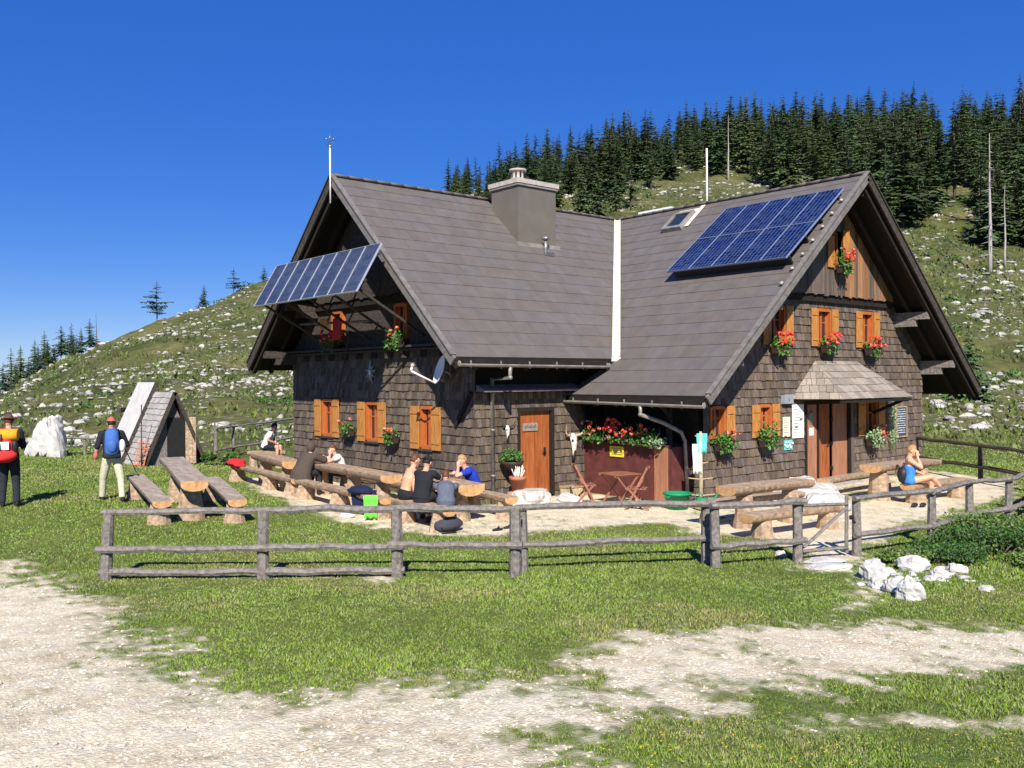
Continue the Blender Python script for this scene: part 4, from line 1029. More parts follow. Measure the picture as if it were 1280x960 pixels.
for i,(x,y,s,lab) in enumerate(((11.25,6.02,(.30,.24,.24),'largest white rock of the pile, directly right of the gate post'),(10.25,5.05,(.23,.2,.22),'bright white rock at the front tip of the pile'),(10.5,5.35,(.19,.2,.16),'small white rock wedged behind the front tip of the pile'),(10.62,5.65,(.22,.13,.12),'flat white rock at the left foot of the pile'),(12.3,6.0,(.3,.22,.2),'grey-white rock half sunk in earth, nearest the fence'),(12.0,5.5,(.2,.18,.13),'low grey rock in the earthy middle of the pile'),(12.6,5.55,(.2,.15,.13),'brownish rock at the right of the earthy patch'),(11.0,5.55,(.15,.14,.12),'fist-sized white rock in the gap of the pile'),(11.6,4.75,(.14,.1,.06),'flat white stone lying alone in the grass right of the pile'),(13.3,4.65,(.14,.1,.06),'white stone under the shrubs at the right edge'))):
    big_rock(x,y,tuple(q*.72 for q in s),lab,10+i,rz=i*1.3,group='white limestone rocks by the gate')
big_rock(17.6,11.0,(1.0,.6,.28),'broad pale boulder slab lying before the entrance steps',31,rz=.1)
big_rock(16.6,9.9,(.8,.42,.26),'long low pale boulder behind the log bench by the gate path',32,rz=.2)
big_rock(18.5,11.6,(.55,.4,.3),'smaller pale boulder at the foot of the entrance door',33,rz=.9)
def step_shape(q): q=Vector(q); q.z=max(min(q.z,.55),-.8); return q
big_rock(12.95,14.75,(.50,.34,.34),'white stone block used as a step below the orange brown door',41,rz=-.1,shape=step_shape,name='stone_step')
big_rock(13.6,14.3,(.36,.25,.16),'small pale stone at the right end of the door step',42)
big_rock(11.8,7.05,(.30,.17,.05),'flat pale stepping stone in the gateway',43,rz=-.5,name='stepping_stone')
big_rock(11.35,6.75,(.32,.18,.05),'flat pale stepping stone just outside the gateway',44,rz=-.4,name='stepping_stone')
big_rock(11.75,7.75,(.10,.08,.07),'small white stone beside the gate post',45)
def pile():
    n=70; x=rng.normal(11.9,.55,n); y=rng.normal(5.65,.22,n); o=scatter_rocks('rock_rubble',x,y,.02+.07*rng.random(n)**2,'rock','small limestone rubble on the earthy bank by the white rocks','rubble',flat=.8)
pile()
# ------------------------------------------------------------ fences
def wobble_pts(a,b,n,amp):
    a=Vector(a);b=Vector(b); return [a.lerp(b,i/n)+Vector((random.uniform(-amp,amp),random.uniform(-amp,amp),random.uniform(-amp,amp)))*(0 if i in(0,n) else 1) for i in range(n+1)]
def fence(name,lab,posts,rails,h=.88,mt='greywood',pr=.065,rr=.045,fh=(.92,.42),lean=None,sq=.8):
    x0,y0=posts[0]; t=thing(name,lab,'fence',(x0,y0,gnd(x0,y0))); tops=[]
    for i,(x,y) in enumerate(posts):
        z=gnd(x,y); lx,ly=(lean[i] if lean else (random.uniform(-.03,.03),random.uniform(-.03,.03))); m_=MB()
        m_.tube([(x,y,z-.15),(x+lx*.5,y+ly*.5,z+h*.5),(x+lx,y+ly,z+h)],[pr*1.05,pr,pr*.92],8,smooth=False,wob=.08); m_.build('post',mt,t); tops.append((x,y,z,lx,ly))
    for (i,j,fr,off) in rails:
        a=tops[i];b=tops[j]; m_=MB()
        dx,dy=b[0]-a[0],b[1]-a[1]; L=math.hypot(dx,dy); ex,ey=dx/L,dy/L; nx,ny=ey,-ex
        A=(a[0]+a[3]*fr-ex*.10+nx*off,a[1]+a[4]*fr-ey*.10+ny*off,a[2]+h*fr); B=(b[0]+b[3]*fr+ex*.10+nx*off,b[1]+b[4]*fr+ey*.10+ny*off,b[2]+h*fr)
        m_.tube(wobble_pts(A,B,6,.018),[rr*random.uniform(.85,1.15) for _ in range(7)],7,flat=.85,smooth=False,wob=.06); m_.build('rail',mt,t)
    return t
P=[(3.63,12.82),(5.15,11.25),(6.51,10.1),(7.60,8.98)]
fence('rail_fence','long grey rail fence from its leaning left end post to the first doubled post',P,
 [(0,1,1.0,0),(1,2,1.0,0),(2,3,1.0,0),(0,1,.46,.08),(1,2,.46,.08),(2,3,.48,.08),(0,1,.10,.0),(1,2,.10,.0)],lean=[(.06,.02),(.02,0),(0,.02),(.0,.0)],pr=.078,rr=.056,h=.90)
P=[(7.92,9.2),(10.50,8.15)]
fence('rail_fence','middle grey fence span between the two doubled posts',P,[(0,1,.97,.06),(0,1,.42,.06)],pr=.075,rr=.058,h=.90)
P=[(10.28,7.82),(11.62,7.38)]
fence('rail_fence','short grey fence span left of the open gateway',P,[(0,1,.97,.06),(0,1,.35,.06)],pr=.072,rr=.055,h=.90)
P=[(12.73,7.08),(14.5,6.78),(16.26,6.93),(17.46,6.77),(19.2,7.0),(21.2,7.3)]
fence('rail_fence','grey rail fence rising to the right edge beyond the gateway',P,[(i,i+1,.97,.05) for i in range(5)]+[(i,i+1,.36,.05) for i in range(5)],pr=.07,rr=.052,h=.90)
# gate
g0=Vector((11.78,7.42,gnd(11.8,7.4)));g1=Vector((12.62,7.18,gnd(12.6,7.2))); t=thing('gate','small grey wooden gate with a diagonal brace in the gap of the fence','gate',tuple(g0))
for nm,a,b_,s in (('gate_stile',g0+Vector((0,0,.05)),g0+Vector((0,0,.86)),.07),('gate_stile',g1+Vector((0,0,.05)),g1+Vector((0,0,.92)),.08),('gate_rail',g0+Vector((0,0,.80)),g1+Vector((0,0,.78)),.09),('gate_rail',g0+Vector((0,0,.12)),g1+Vector((0,0,.12)),.10),('gate_brace',g0+Vector((.03,-.01,.18)),g1+Vector((-.03,-.01,.72)),.07)):
    m_=MB(); m_.tube(wobble_pts(a,b_,4,.006),s*.5,7,flat=.55,smooth=False,wob=.05); m_.build(nm,'greywood',t)
m_=MB(); m_.box(12.60,12.72,7.10,7.13,.6,.66); m_.tube([(12.66,7.1,.6),(12.66,7.06,.55)],.015,6); m_.build('gate_latch','black',t)
fence('back_fence','pale grey rail fence behind the far log table, running down to the pointed hut',[(12.2,30.3),(13.2,31.2),(15.4,32.4),(17.4,33.6)],[(i,i+1,.95,.05) for i in range(3)]+[(i,i+1,.30,.05) for i in range(3)],h=1.15,mt='greywood')
fence('back_fence','low dark fence between the boulder and the pointed hut',[(8.55,35.4),(9.3,35.2),(10.1,34.9)],[(0,1,.95,.05),(1,2,.95,.05)],h=.62,mt='greywood')
fence('back_fence','dark rail fence behind the hut at the right edge',[(28.0,15.6),(25.9,12.6),(24.1,10.0),(22.6,7.95)],[(i,i+1,.95,.05) for i in range(3)]+[(i,i+1,.40,.05) for i in range(3)],h=1.0,mt='darkgrey',rr=.055)
m_=MB(); m_.tube([(18.9,6.5,.0),(19.35,6.9,1.25)],.055,7,wob=.08,smooth=False); m_.tube([(19.5,7.3,.1),(19.3,6.8,1.15)],.05,7,wob=.08,smooth=False); o=m_.build('crossed_posts','darkgrey'); tag(o,'dark crossed posts leaning over the fence at the right edge','post')
# ------------------------------------------------------------ log furniture
def half_log(mb,a,b,w,h,taper=.0,n=9,bend=.015,flat_top=True):
    a=Vector(a);b=Vector(b);d=(b-a).normalized();s=d.cross(Vector((0,0,1))).normalized();k=8;vs=[];fs=[]
    for i in range(k+1):
        t=i/k;c=a.lerp(b,t)+Vector((0,0,math.sin(t*3.1)*bend)); wi=w*(1-taper*t)*(1+random.uniform(-.03,.03));hi=h*(1+random.uniform(-.04,.04)); ring=[]
        for q in range(n):
            an=math.pi*q/(n-1); ring.append(c+s*(math.cos(an)*wi/2)-Vector((0,0,1))*(math.sin(an)**.7*hi))
        ring=[c+s*wi*.47+Vector((0,0,.0))]+ring[1:-1]+[c-s*wi*.47]; vs+=ring
    m=len(vs)//(k+1)
    for i in range(k):
        for q in range(m-1): fs.append((i*m+q,(i+1)*m+q,(i+1)*m+q+1,i*m+q+1))
    mb.add(vs,fs,True)
    # flat top
    tv=[];tf=[]
    for i in range(k+1): tv+=[vs[i*m],vs[i*m+m-1]]
    for i in range(k): tf.append((2*i,2*i+1,2*i+3,2*i+2))
    mb.cur=1; mb.add(tv,tf)
    mb.cur=2; mb.add(vs[:m],[tuple(range(m))]); mb.add(vs[-m:],[tuple(range(m))[::-1]]); mb.cur=0
def stump(x,y,z,h,w,d,parent,rz=0,mt='log',lean=0):
    m_=MB(); ax=Vector((math.cos(rz),math.sin(rz),0))
    m_.tube([(x,y,z-.06),(x,y,z+h*.4),(x,y,z+h)],[(w*.66,d*.60),(w*.56,d*.53),(w*.42,d*.46)],9,side=ax,smooth=False,wob=.07); m_.build('trestle_log',mt,parent)
def log_table(lab,a,b,z,w,h,legs,lw=.34,ld=.26,top='log',group='log tables in front of the hut',name='log_table',cat='table',topmat=None):
    a=Vector(a);b=Vector(b); ga=gnd(a.x,a.y); t=thing(name,lab,cat,(a.x,a.y,ga),0,group); d=(b-a).normalized(); rz=math.atan2(d.y,d.x)
    A=Vector((a.x,a.y,z+ga));B=Vector((b.x,b.y,z+gnd(b.x,b.y))); m_=MB(); half_log(m_,A,B,w,h); m_.build('tabletop' if cat=='table' else 'seat',[top,topmat or 'log','endgrain'],t)
    for f in legs:
        p=A.lerp(B,f); g_=gnd(p.x,p.y); stump(p.x,p.y,g_,p.z-g_-h*.75,lw,ld,t,rz+math.pi/2)
    return t
gb='log benches in front of the hut'
log_table('heavy log table with grey top standing alone on the grass at the left',(6.32,16.7),(7.2,20.4),.82,.54,.20,(.14,.62),.42,.34,top='loggrey',topmat='loggrey',group=None)
log_table('grey-topped log bench left of the table that stands alone on the grass',(5.72,16.7),(6.25,19.9),.48,.36,.13,(.1,.9),.34,.24,group=None,name='log_bench',cat='bench',top='loggrey',topmat='loggrey')
log_table('grey-topped log bench right of the table that stands alone on the grass',(6.98,16.3),(7.65,19.3),.48,.36,.13,(.1,.9),.34,.24,group=None,name='log_bench',cat='bench',top='loggrey',topmat='loggrey')
# in front of the left gable
log_table('farthest log table below the left gable, with a pinkish bark edge',(10.30,20.75),(10.75,23.6),.74,.55,.2,(.12,.8))
log_table('long round-edged log table in the middle of the row below the left gable',(10.15,15.95),(10.55,20.0),.76,.55,.18,(.1,.45,.9))
log_table('short log table at the hut corner with its sawn end facing the meadow',(10.40,13.55),(10.62,15.7),.74,.62,.22,(.2,.8))
log_table('far front bench of the row, with a red cloth on its far end',(9.75,19.4),(10.22,24.0),.43,.30,.13,(.05,.4,.95),.4,.26,group=gb,name='log_bench',cat='bench')
log_table('middle front bench of the row in front of the long log table',(9.42,15.0),(9.74,19.2),.43,.30,.13,(.06,.5,.93),.4,.26,group=gb,name='log_bench',cat='bench')
log_table('near front bench of the row carrying the green towel',(9.45,12.95),(9.55,14.8),.43,.32,.14,(.15,.85),.4,.28,group=gb,name='log_bench',cat='bench')
log_table('log bench between the long table and the gable wall',(11.15,15.9),(11.35,20.3),.43,.32,.13,(.1,.9),.36,.26,group=gb,name='log_bench',cat='bench')
log_table('short log bench at the hut corner beside the downpipe',(11.35,13.5),(11.5,15.2),.43,.34,.14,(.15,.85),.36,.26,group=gb,name='log_bench',cat='bench')
# in front of the right gable
log_table('long log table with rounded left end before the entrance',(13.2,9.82),(15.4,9.62),.78,.5,.17,(.22,.80),.34,.3)
log_table('log bench behind the long table before the entrance',(13.35,10.55),(16.2,10.25),.42,.34,.13,(.1,.9),group=gb,name='log_bench',cat='bench')
log_table('low log bench in front of the long table, seen over the fence by the gateway',(12.7,9.05),(15.0,8.75),.42,.36,.16,(.18,.9),.36,.3,group=gb,name='log_bench',cat='bench')
log_table('log table under the menu board where the woman in blue sits',(18.75,10.1),(21.4,10.0),.78,.55,.17,(.12,.8),.4,.34)
log_table('short log bench on which the woman in blue sits',(18.9,9.35),(21.2,9.15),.42,.36,.14,(.14,.86),.4,.28,group=gb,name='log_bench',cat='bench')
log_table('log bench against the wall behind the table under the menu board',(18.6,11.15),(21.5,11.1),.42,.34,.13,(.1,.9),group=gb,name='log_bench',cat='bench')
# ------------------------------------------------------------ things hung on the hut
def flower_box(c,out,w,lab,group,red=1.0,mt='red',leaf='leaf',h=.2,fh=.2,side=.0,n=260,seed=1):
    """c: centre of the box rim, out: horizontal unit vector away from the wall"""
    r=random.Random(seed); o=Vector((out[0],out[1],0)); a=Vector((-o.y,o.x,0)); t=thing('flower_box',lab,'flower box',c,0,group); m_=MB()
    for (x0,x1,y0,y1,z0,z1) in ((-w/2,w/2,-.09,.09,-h,-h+.02),(-w/2,w/2,-.09,-.075,-h,0),(-w/2,w/2,.075,.09,-h,0),(-w/2,-w/2+.015,-.075,.075,-h,0),(w/2-.015,w/2,-.075,.075,-h,0),(-w/2+.015,w/2-.015,-.075,.075,-h+.02,-.03)):
        k=.82; P=[]
        for z,s in ((z0,k if z0<-.1 else 1),(z1,k if z1<-.1 else 1)):
            for x,y in ((x0,y0),(x1,y0),(x1,y1),(x0,y1)): P.append(a*x*s+o*y*s+Vector((0,0,z)))
        m_.hexa(P)
    m_.build('planter','planter',t,world=False)
    f=MB()
    for k in range(n):
        q=a*r.uniform(-w*.55,w*.55)+o*r.gauss(.02,.07)+Vector((0,0,abs(r.gauss(0,fh*.55))-.03))
        if r.random()<.22: q=a*r.uniform(-w*.5,w*.5)+o*r.uniform(.08,.16)+Vector((0,0,-r.uniform(0,h*1.2)))
        d=(Vector((r.gauss(0,1),r.gauss(0,1),r.gauss(.6,.8)))+o*.6).normalized(); e=d.orthogonal().normalized(); g_=d.cross(e); s=r.uniform(.025,.05)
        f.add([q-e*s,q+g_*s*.7,q+e*s,q-g_*s*.7],[(0,1,2,3)])
    f.build('foliage',leaf,t,world=False)
    if red>0:
        b=MB()
        for k in range(int(13*red*w/.5)):
            q=a*(r.uniform(-w*.55,w*.55)+side*w*.30)+o*r.uniform(.04,.20)+Vector((0,0,r.uniform(.02,fh*1.5)))
            for j_ in range(16):
                d=Vector((r.gauss(0,1),r.gauss(0,1),r.gauss(0,1))).normalized(); p=q+d*.042; e=d.orthogonal().normalized(); g_=d.cross(e); s=r.uniform(.018,.03)
                b.add([p-e*s,p+g_*s,p+e*s,p-g_*s],[(0,1,2,3)])
        b.build('blossoms',mt,t,world=False)
    return t
gB='flower boxes of the right gable'; oB=(0,-1); oA=(-1,0)
flower_box((18.62,12.27,3.50),oB,.52,'red geraniums in a dark box under the upper left window of the right gable',gB,1.5,side=.5,seed=2)
flower_box((20.78,12.27,3.54),oB,.56,'red geraniums in a dark box below the upper middle window, above the porch canopy',gB,1.6,side=.3,seed=3)
flower_box((22.92,12.27,3.50),oB,.56,'red geraniums in a dark box under the upper right window of the right gable',gB,1.7,side=.3,seed=4)
flower_box((21.18,12.10,5.56),oB,.44,'single box of red geraniums at the small attic window',gB,1.6,side=.6,fh=.3,seed=5)
flower_box((16.45,12.27,1.32),oB,.55,'green leafy box with a few coral flowers at the window beside the drying stand',gB,.5,mt='pink',side=1.2,seed=6,n=330)
flower_box((18.10,12.27,1.32),oB,.50,'dark green bushy box with trailing stems left of the notices',gB,.25,seed=7,n=380,fh=.28)
flower_box((22.95,12.27,1.10),oB,.50,'grey-green plant box with few coral flowers right of the entrance',gB,.5,mt='pink',leaf='leaf2',side=1.4,seed=8,n=330,fh=.25)
gA='flower boxes of the left gable'
flower_box((11.80,20.60,1.50),oA,.42,'dark planter with green leaves and coral blossom between the first and second lower windows',gA,.4,mt='pink',seed=9,fh=.16,n=200)
flower_box((11.80,18.52,1.42),oA,.42,'dark planter with pink blossom between the second and third lower windows',gA,.6,mt='pink',seed=10,fh=.14,n=180)
flower_box((11.80,21.45,3.72),oA,.60,'shaded box of red flowers at the upper left gable window',gA,1.2,seed=11)
flower_box((11.80,18.35,3.68),oA,.60,'shaded box of orange-red flowers at the upper right gable window',gA,.4,mt='pink',seed=12)
gP='planters on the porch panel'
flower_box((15.22,15.0,1.36),oA,.62,'planter with sparse leaves and coral flowers, nearest the inner corner',gP,.7,mt='pink',seed=13,h=.10,fh=.26)
flower_box((15.22,14.28,1.37),oA,.66,'middle porch planter full of red geraniums above the yellow sign',gP,1.7,seed=14,h=.10,fh=.3)
flower_box((15.22,13.55,1.37),oA,.66,'mostly green porch planter with a few coral blossoms',gP,.5,mt='pink',seed=15,h=.10,fh=.24,n=330)
flower_box((15.24,13.12,1.33),oA,.30,'short planter with pale trailing leaves at the outer end of the porch panel',gP,0,leaf='leaf2',seed=16,h=.10,fh=.16,n=170)
# climbing plant by the menu board
t=thing('climbing_plant','thin yellow-green climbing plant between the right shutter and the menu board','plant',(24.12,12.34,0.9)); m_=MB(); f=MB()
for k in range(5): x=random.uniform(-.18,.22); m_.tube([(x*.5,0,-.2),(x,0,.5),(x*1.2,0,1.0+random.uniform(-.2,.2))],.008,4)
for k in range(260):
    p=Vector((random.gauss(0,.15),random.gauss(-.03,.04),random.uniform(0,1.15)**1.0)); d=Vector((random.gauss(0,1),-1,random.gauss(0,1))).normalized(); e=d.orthogonal().normalized(); g_=d.cross(e); s=random.uniform(.02,.045); f.add([p-e*s,p+g_*s*.5,p+e*s,p-g_*s*.5],[(0,1,2,3)])
m_.build('stems','leaf2',t,world=False); f.build('foliage','leaf2',t,world=False)
# satellite dish
t=thing('satellite_dish','white satellite dish with a long feed arm at the corner of the left gable','satellite dish',(11.62,16.25,2.95)); m_=MB()
ax=Vector((-.88,.32,.30)).normalized(); e=ax.orthogonal().normalized(); e=Vector((0,0,1))-ax*ax.z; e.normalize(); g_=ax.cross(e); rings=[]
vs=[];fs=[];n=26
for i in range(7):
    r=.32*i/6
    for j_ in range(n): a=6.2832*j_/n; vs.append(g_*math.cos(a)*r*.92+e*math.sin(a)*r+ax*(r*r*.8-.06))
for i in range(6):
    for j_ in range(n): fs.append((i*n+j_,i*n+(j_+1)%n,(i+1)*n+(j_+1)%n,(i+1)*n+j_))
m_.add(vs,fs,True); rim=[v for v in vs[-n:]]+[vs[-n]]; m_.tube(rim,.012,5,cap=False); m_.build('reflector','white',t,world=False)
m_=MB(); b0=-e*.31+ax*.03; tip=ax*.62-e*.22; m_.tube([b0,tip],.022,6); m_.tube([tip+e*.0,tip+e*.10],.03,6); m_.build('feed_arm','white',t,world=False)
m_=MB(); m_.ball(tip+e*.12,(.045,.045,.05),8,6); m_.build('receiver','concrete',t,world=False)
m_=MB(); m_.tube([-ax*.06,-ax*.22,Vector((.33,.0,-.22))],.02,6); m_.tube([-ax*.05-e*.2,-ax*.16-e*.22,-ax*.2],.014,6); m_.build('bracket','metal',t,world=False)
# edelweiss emblem
t=thing('edelweiss_emblem','grey metal edelweiss flower emblem on the shaded wall','emblem',(11.95,19.69,2.93)); m_=MB()
for k in range(9):
    a=6.2832*k/9+.2; L=.27 if k%2==0 else .2; d=Vector((0,math.cos(a),math.sin(a)*1.25)); s=Vector((0,-math.sin(a),math.cos(a)))
    m_.add([(0,0,0),d*L*.5+s*.045,d*L,d*L*.5-s*.045,Vector((-.03,0,0)),d*L*.5+s*.04+Vector((-.035,0,0)),d*L+Vector((-.01,0,0)),d*L*.5-s*.04+Vector((-.035,0,0))],[(3,2,1,0),(4,5,6,7),(0,1,5,4),(1,2,6,5),(2,3,7,6),(3,0,4,7)])
m_.build('petals','metal',t,world=False); m_=MB()
for k in range(7): a=k*.9; m_.ball((-.045,.045*math.cos(a)*(k>0),.045*math.sin(a)*(k>0)),.024,6,5)
m_.build('flower_centre','flash',t,world=False)
# clothes pole in front of the upper windows
t=thing('drying_pole','horizontal pole below the solar modules with clothes hung on it','pole',(11.55,21,4.2)); m_=MB(); m_.tube([(11.55,22.7,4.27),(11.55,19.1,4.17)],.035,7); m_.build('pole','greywood',t); m_=MB(); m_.beam((11.55,22.2,4.24),(12.0,22.2,4.24),.05,.05); m_.beam((11.55,19.4,4.16),(12.0,19.4,4.16),.05,.05); m_.build('pole_bracket','darkwood',t)
def rag(name,lab,cat,c,col,w,h,ax=(0,1,0),n=7,mn=None):
    m_=MB(); a=Vector(ax); o=Vector((-a.y,a.x,0)); vs=[];fs=[]
    for i in range(n):
        for j_ in range(9):
            u=j_/8-.5; v=i/(n-1); wv=.025*math.sin(u*14+v*2+c[0])*(.3+v); vs.append(Vector(c)+a*(u*w*(1-.12*v+.04*math.sin(v*7)))+o*(wv+.045)+Vector((0,0,-v*h)))
    k=len(vs); vs+=[v-o*.012 for v in vs]
    for i in range(n-1):
        for j_ in range(8): q=i*9+j_; fs+=[(q,q+1,q+10,q+9),(k+q,k+q+9,k+q+10,k+q+1)]
    for j_ in range(8): fs+=[(j_,k+j_,k+j_+1,j_+1),((n-1)*9+j_,(n-1)*9+j_+1,k+(n-1)*9+j_+1,k+(n-1)*9+j_)]
    m_.add(vs,fs,True); o_=m_.build(name,mn or cloth('cloth_'+name+str(len(MATS)),col)); tag(o_,lab,cat); return o_
rag('hanging_cloth','orange cloth hanging on the pole below the solar modules','cloth',(11.52,21.25,4.34),(.62,.26,.05),.35,.28)
rag('hanging_jacket','red and white jacket hanging on the pole right of the orange cloth','jacket',(11.52,20.55,4.32),(.45,.03,.04),.42,.55)
t=thing('pole','long dark pole leaning against the shaded gable above the first window','pole',(11.8,21.1,2.3)); m_=MB(); m_.tube([(11.82,21.15,2.25),(11.62,20.2,3.9)],.02,6); m_.build('shaft','darkgrey',t); m_=MB(); m_.box(11.57,11.67,20.12,20.28,3.88,3.98); m_.build('pole_head','black',t)
# weather pole
t=thing('weather_mast','thin white mast with a small wind vane at the tip of the left gable','mast',(10.86,19.75,7.2)); m_=MB(); m_.tube([(10.86,19.72,7.05),(10.86,19.72,8.42)],.022,6); m_.build('mast_pole','white',t); m_=MB(); m_.lathe((10.86,19.72,8.42),[(.05,0),(.05,.04),(0,.05)],8); m_.tube([(10.86,19.60,8.5),(10.86,19.84,8.5)],.01,5); m_.tube([(10.86,19.72,8.44),(10.86,19.72,8.74)],.009,5)
for a in (0,2.1,4.2): m_.ball((10.86+.10*math.cos(a),19.72+.10*math.sin(a),8.62),.028,6,5); m_.tube([(10.86,19.72,8.62),(10.86+.1*math.cos(a),19.72+.1*math.sin(a),8.62)],.006,4)
m_.build('wind_vane','metal',t)
t=thing('antenna_pole','plain white pole standing behind the ridge of the right wing','mast',(21.4,16.5,7.5)); m_=MB(); m_.tube([(21.4,16.53,7.2),(21.4,16.53,9.42)],.026,6); m_.build('mast_pole','white',t); m_=MB(); m_.box(21.33,21.47,16.46,16.60,7.3,7.42); m_.build('mast_foot','metal',t)
# notices, menu board, lamp box
def board(name,lab,cat,x0,x1,z0,z1,o0,o1,m1,frame=None,m2=None,fw=.035):
    t=thing(name,lab,cat,((x0+x1)/2,BY-.05,z0)); m_=MB(); pbox(m_,PB,x0+(fw if frame else 0),x1-(fw if frame else 0),o0,o1,z0+(fw if frame else 0),z1-(fw if frame else 0)); m_.build('sheet' if not frame else 'panel',m1,t)
    if frame:
        m_=MB(); 
        for q in ((x0,x1,z0,z0+fw),(x0,x1,z1-fw,z1),(x0,x0+fw,z0+fw,z1-fw),(x1-fw,x1,z0+fw,z1-fw)): pbox(m_,PB,q[0],q[1],o0-.005,o1+.012,q[2],q[3])
        m_.build('frame',frame,t)
    return t
M_['slate']=mat('chalk_slate',(.05,.06,.075),.8,.3,6); M_['chalk']=mat('chalk',(.55,.58,.68),.9,.2,20); M_['ink']=mat('ink',(.12,.12,.14),.8,.1,20); M_['yellow_sign']=mat('yellow_sign',(.80,.66,.03),.5,.1,9); M_['turq']=mat('turquoise_cloth',(.12,.52,.50),.9,.15,9); M_['petrol']=mat('grey_box',(.28,.29,.32),.6,.1,9)
t=board('menu_board','chalk menu board in a pale wooden frame near the right wall corner','board',24.46,25.08,1.03,1.90,.04,.06,'slate','log'); m_=MB()
for r_ in range(11):
    z=1.80-r_*.065; x=24.53
    while x<24.98:
        w_=random.uniform(.03,.09); pbox(m_,PB,x,min(x+w_,25.0),.0605,.063,z,z+random.uniform(.014,.028)); x+=w_+.02
m_.build('chalk_writing','chalk',t)
t=board('notice','large white notice sheet left of the entrance, its corner in the canopy shadow','notice',19.36,19.86,1.25,2.07,.035,.045,'white'); m_=MB()
for r_ in range(9): pbox(m_,PB,19.42,19.42+random.uniform(.2,.38),.0455,.047,1.95-r_*.07,1.962-r_*.07)
m_.build('printed_lines','ink',t)
t=board('notice','small cream notice between the flower box and the large white sheet','notice',18.96,19.26,1.30,1.78,.035,.045,'flash'); m_=MB()
for r_ in range(6): pbox(m_,PB,19.0,19.0+random.uniform(.1,.2),.0455,.047,1.70-r_*.06,1.71-r_*.06)
m_.build('printed_lines','ink',t)
t=board('wall_box','small grey box fixed to the shingles below the canopy corner','box',18.90,19.28,2.10,2.34,.03,.13,'petrol'); m_=MB(); pbox(m_,PB,18.88,19.30,.03,.145,2.34,2.36); pbox(m_,PB,19.07,19.11,.131,.136,2.16,2.22); m_.build('box_lid','metal',t)
t=board('wreath','turquoise painted ornament under the notices','ornament',19.0,19.35,.98,1.22,.035,.05,'turq'); m_=MB()
for k in range(9): m_.ball(PB(19.02+.04*k,.065,1.10+.07*math.sin(k*1.9)),(.03,.02,.03),6,5)
m_.build('shell_beads','white',t)
t=thing('yellow_sign','small yellow sign on the red brown porch panel','sign',(15.28,14.43,.95)); m_=MB(); m_.box(15.27,15.292,14.20,14.62,.93,1.17); m_.build('plate','yellow_sign',t); m_=MB()
for r_ in range(4):
    y=14.25
    while y<14.54: w_=random.uniform(.02,.05); m_.box(15.264,15.27,y,y+w_,1.115-r_*.045,1.13-r_*.045); y+=w_+.014
m_.build('small_print','ink',t)
# skulls
def horn(mb,a,b,c,r): 
    P=[];a,b,c=map(Vector,(a,b,c))
    for i in range(9): t=i/8; P.append(a*(1-t)**2+b*2*t*(1-t)+c*t*t)
    mb.tube(P,[r*(1-i/8)+.004 for i in range(9)],7)
def skull(loc,lab,s=1,dark=False):
    t=thing('animal_skull',lab,'skull',loc); m_=MB()
    m_.tube([(0,-.03*s,.20*s),(0,-.07*s,.12*s),(0,-.09*s,0),(0,-.09*s,-.16*s),(0,-.07*s,-.28*s)],[(.07*s,.04*s),(.10*s,.06*s),(.085*s,.055*s),(.055*s,.04*s),(.045*s,.025*s)],10,side=(1,0,0)); m_.build('skull','bone',t,world=False)
    m_=MB(); 
    for sx in (-1,1): m_.ball((sx*.075*s,-.125*s,.06*s),(.03*s,.02*s,.032*s),8,6)
    m_.ball((0,-.12*s,-.21*s),(.03*s,.02*s,.06*s),8,6); m_.ball((0,-.075*s,-.32*s),(.05*s,.03*s,.07*s),8,6); m_.build('eye_sockets','black',t,world=False)
    for sx in (-1,1): m_=MB(); horn(m_,(sx*.08*s,-.05*s,.17*s),(sx*.30*s,-.10*s,.14*s),(sx*.30*s,-.16*s,.40*s),.035*s); m_.build('horn','straw' if not dark else 'darkgrey',t,world=False)
    return t
skull((14.87,YF-.03,1.22),'white cattle skull with curved horns and dark muzzle beside the orange brown door',1.05)
skull((12.87,YF-.03,1.58),'small dark-horned skull above the hanging basket',.6,True)
# hanging basket, pot, log
t=thing('hanging_basket','dark hanging basket with bright green herbs left of the orange brown door','basket',(12.80,15.22,.93)); m_=MB(); m_.lathe((0,0,0),[(.02,-.22),(.14,-.19),(.24,-.06),(.27,0),(.25,0),(.2,-.04),(0,-.05)],16); m_.build('basket','planter',t,world=False); m_=MB(); leafball(m_,(0,0,.08),.28,900,.045,.75); m_.build('foliage','leaf',t,world=False)
m_=MB(); m_.tube([(0,.26,.0),(0,.28,.42)],.01,5); m_.tube([(0,.28,.42),(0,0,.40),(0,0,0)],.006,5); m_.build('bracket','black',t,world=False)
t=thing('flower_pot','terracotta pot with pale dried flowers on a log block beside the door','pot',(12.82,15.05,.28)); m_=MB(); m_.lathe((0,0,0),[(0,0),(.12,0),(.17,.26),(.19,.26),(.19,.33),(.16,.33),(.15,.27),(0,.26)],18); m_.build('pot','terracotta',t,world=False); m_=MB()
for k in range(45): a=random.uniform(0,6.28);r=random.uniform(.02,.16); m_.tube([(r*.3*math.cos(a),r*.3*math.sin(a),.25),(r*math.cos(a),r*math.sin(a),.33+random.uniform(.05,.25))],[.006,.012],4)
m_.build('dried_flowers','bone',t,world=False)
t=thing('log_block','short peeled log block under the terracotta pot','block',(12.82,15.05,0)); m_=MB(); m_.tube([(0,0,-.1),(0,0,.27)],.23,12,wob=.04); m_.build('log','log',t,world=False); m_=MB(); m_.lathe((0,0,.27),[(.2,.0),(.2,.006),(0,.008)],12); m_.build('sawn_face','endgrain',t,world=False)
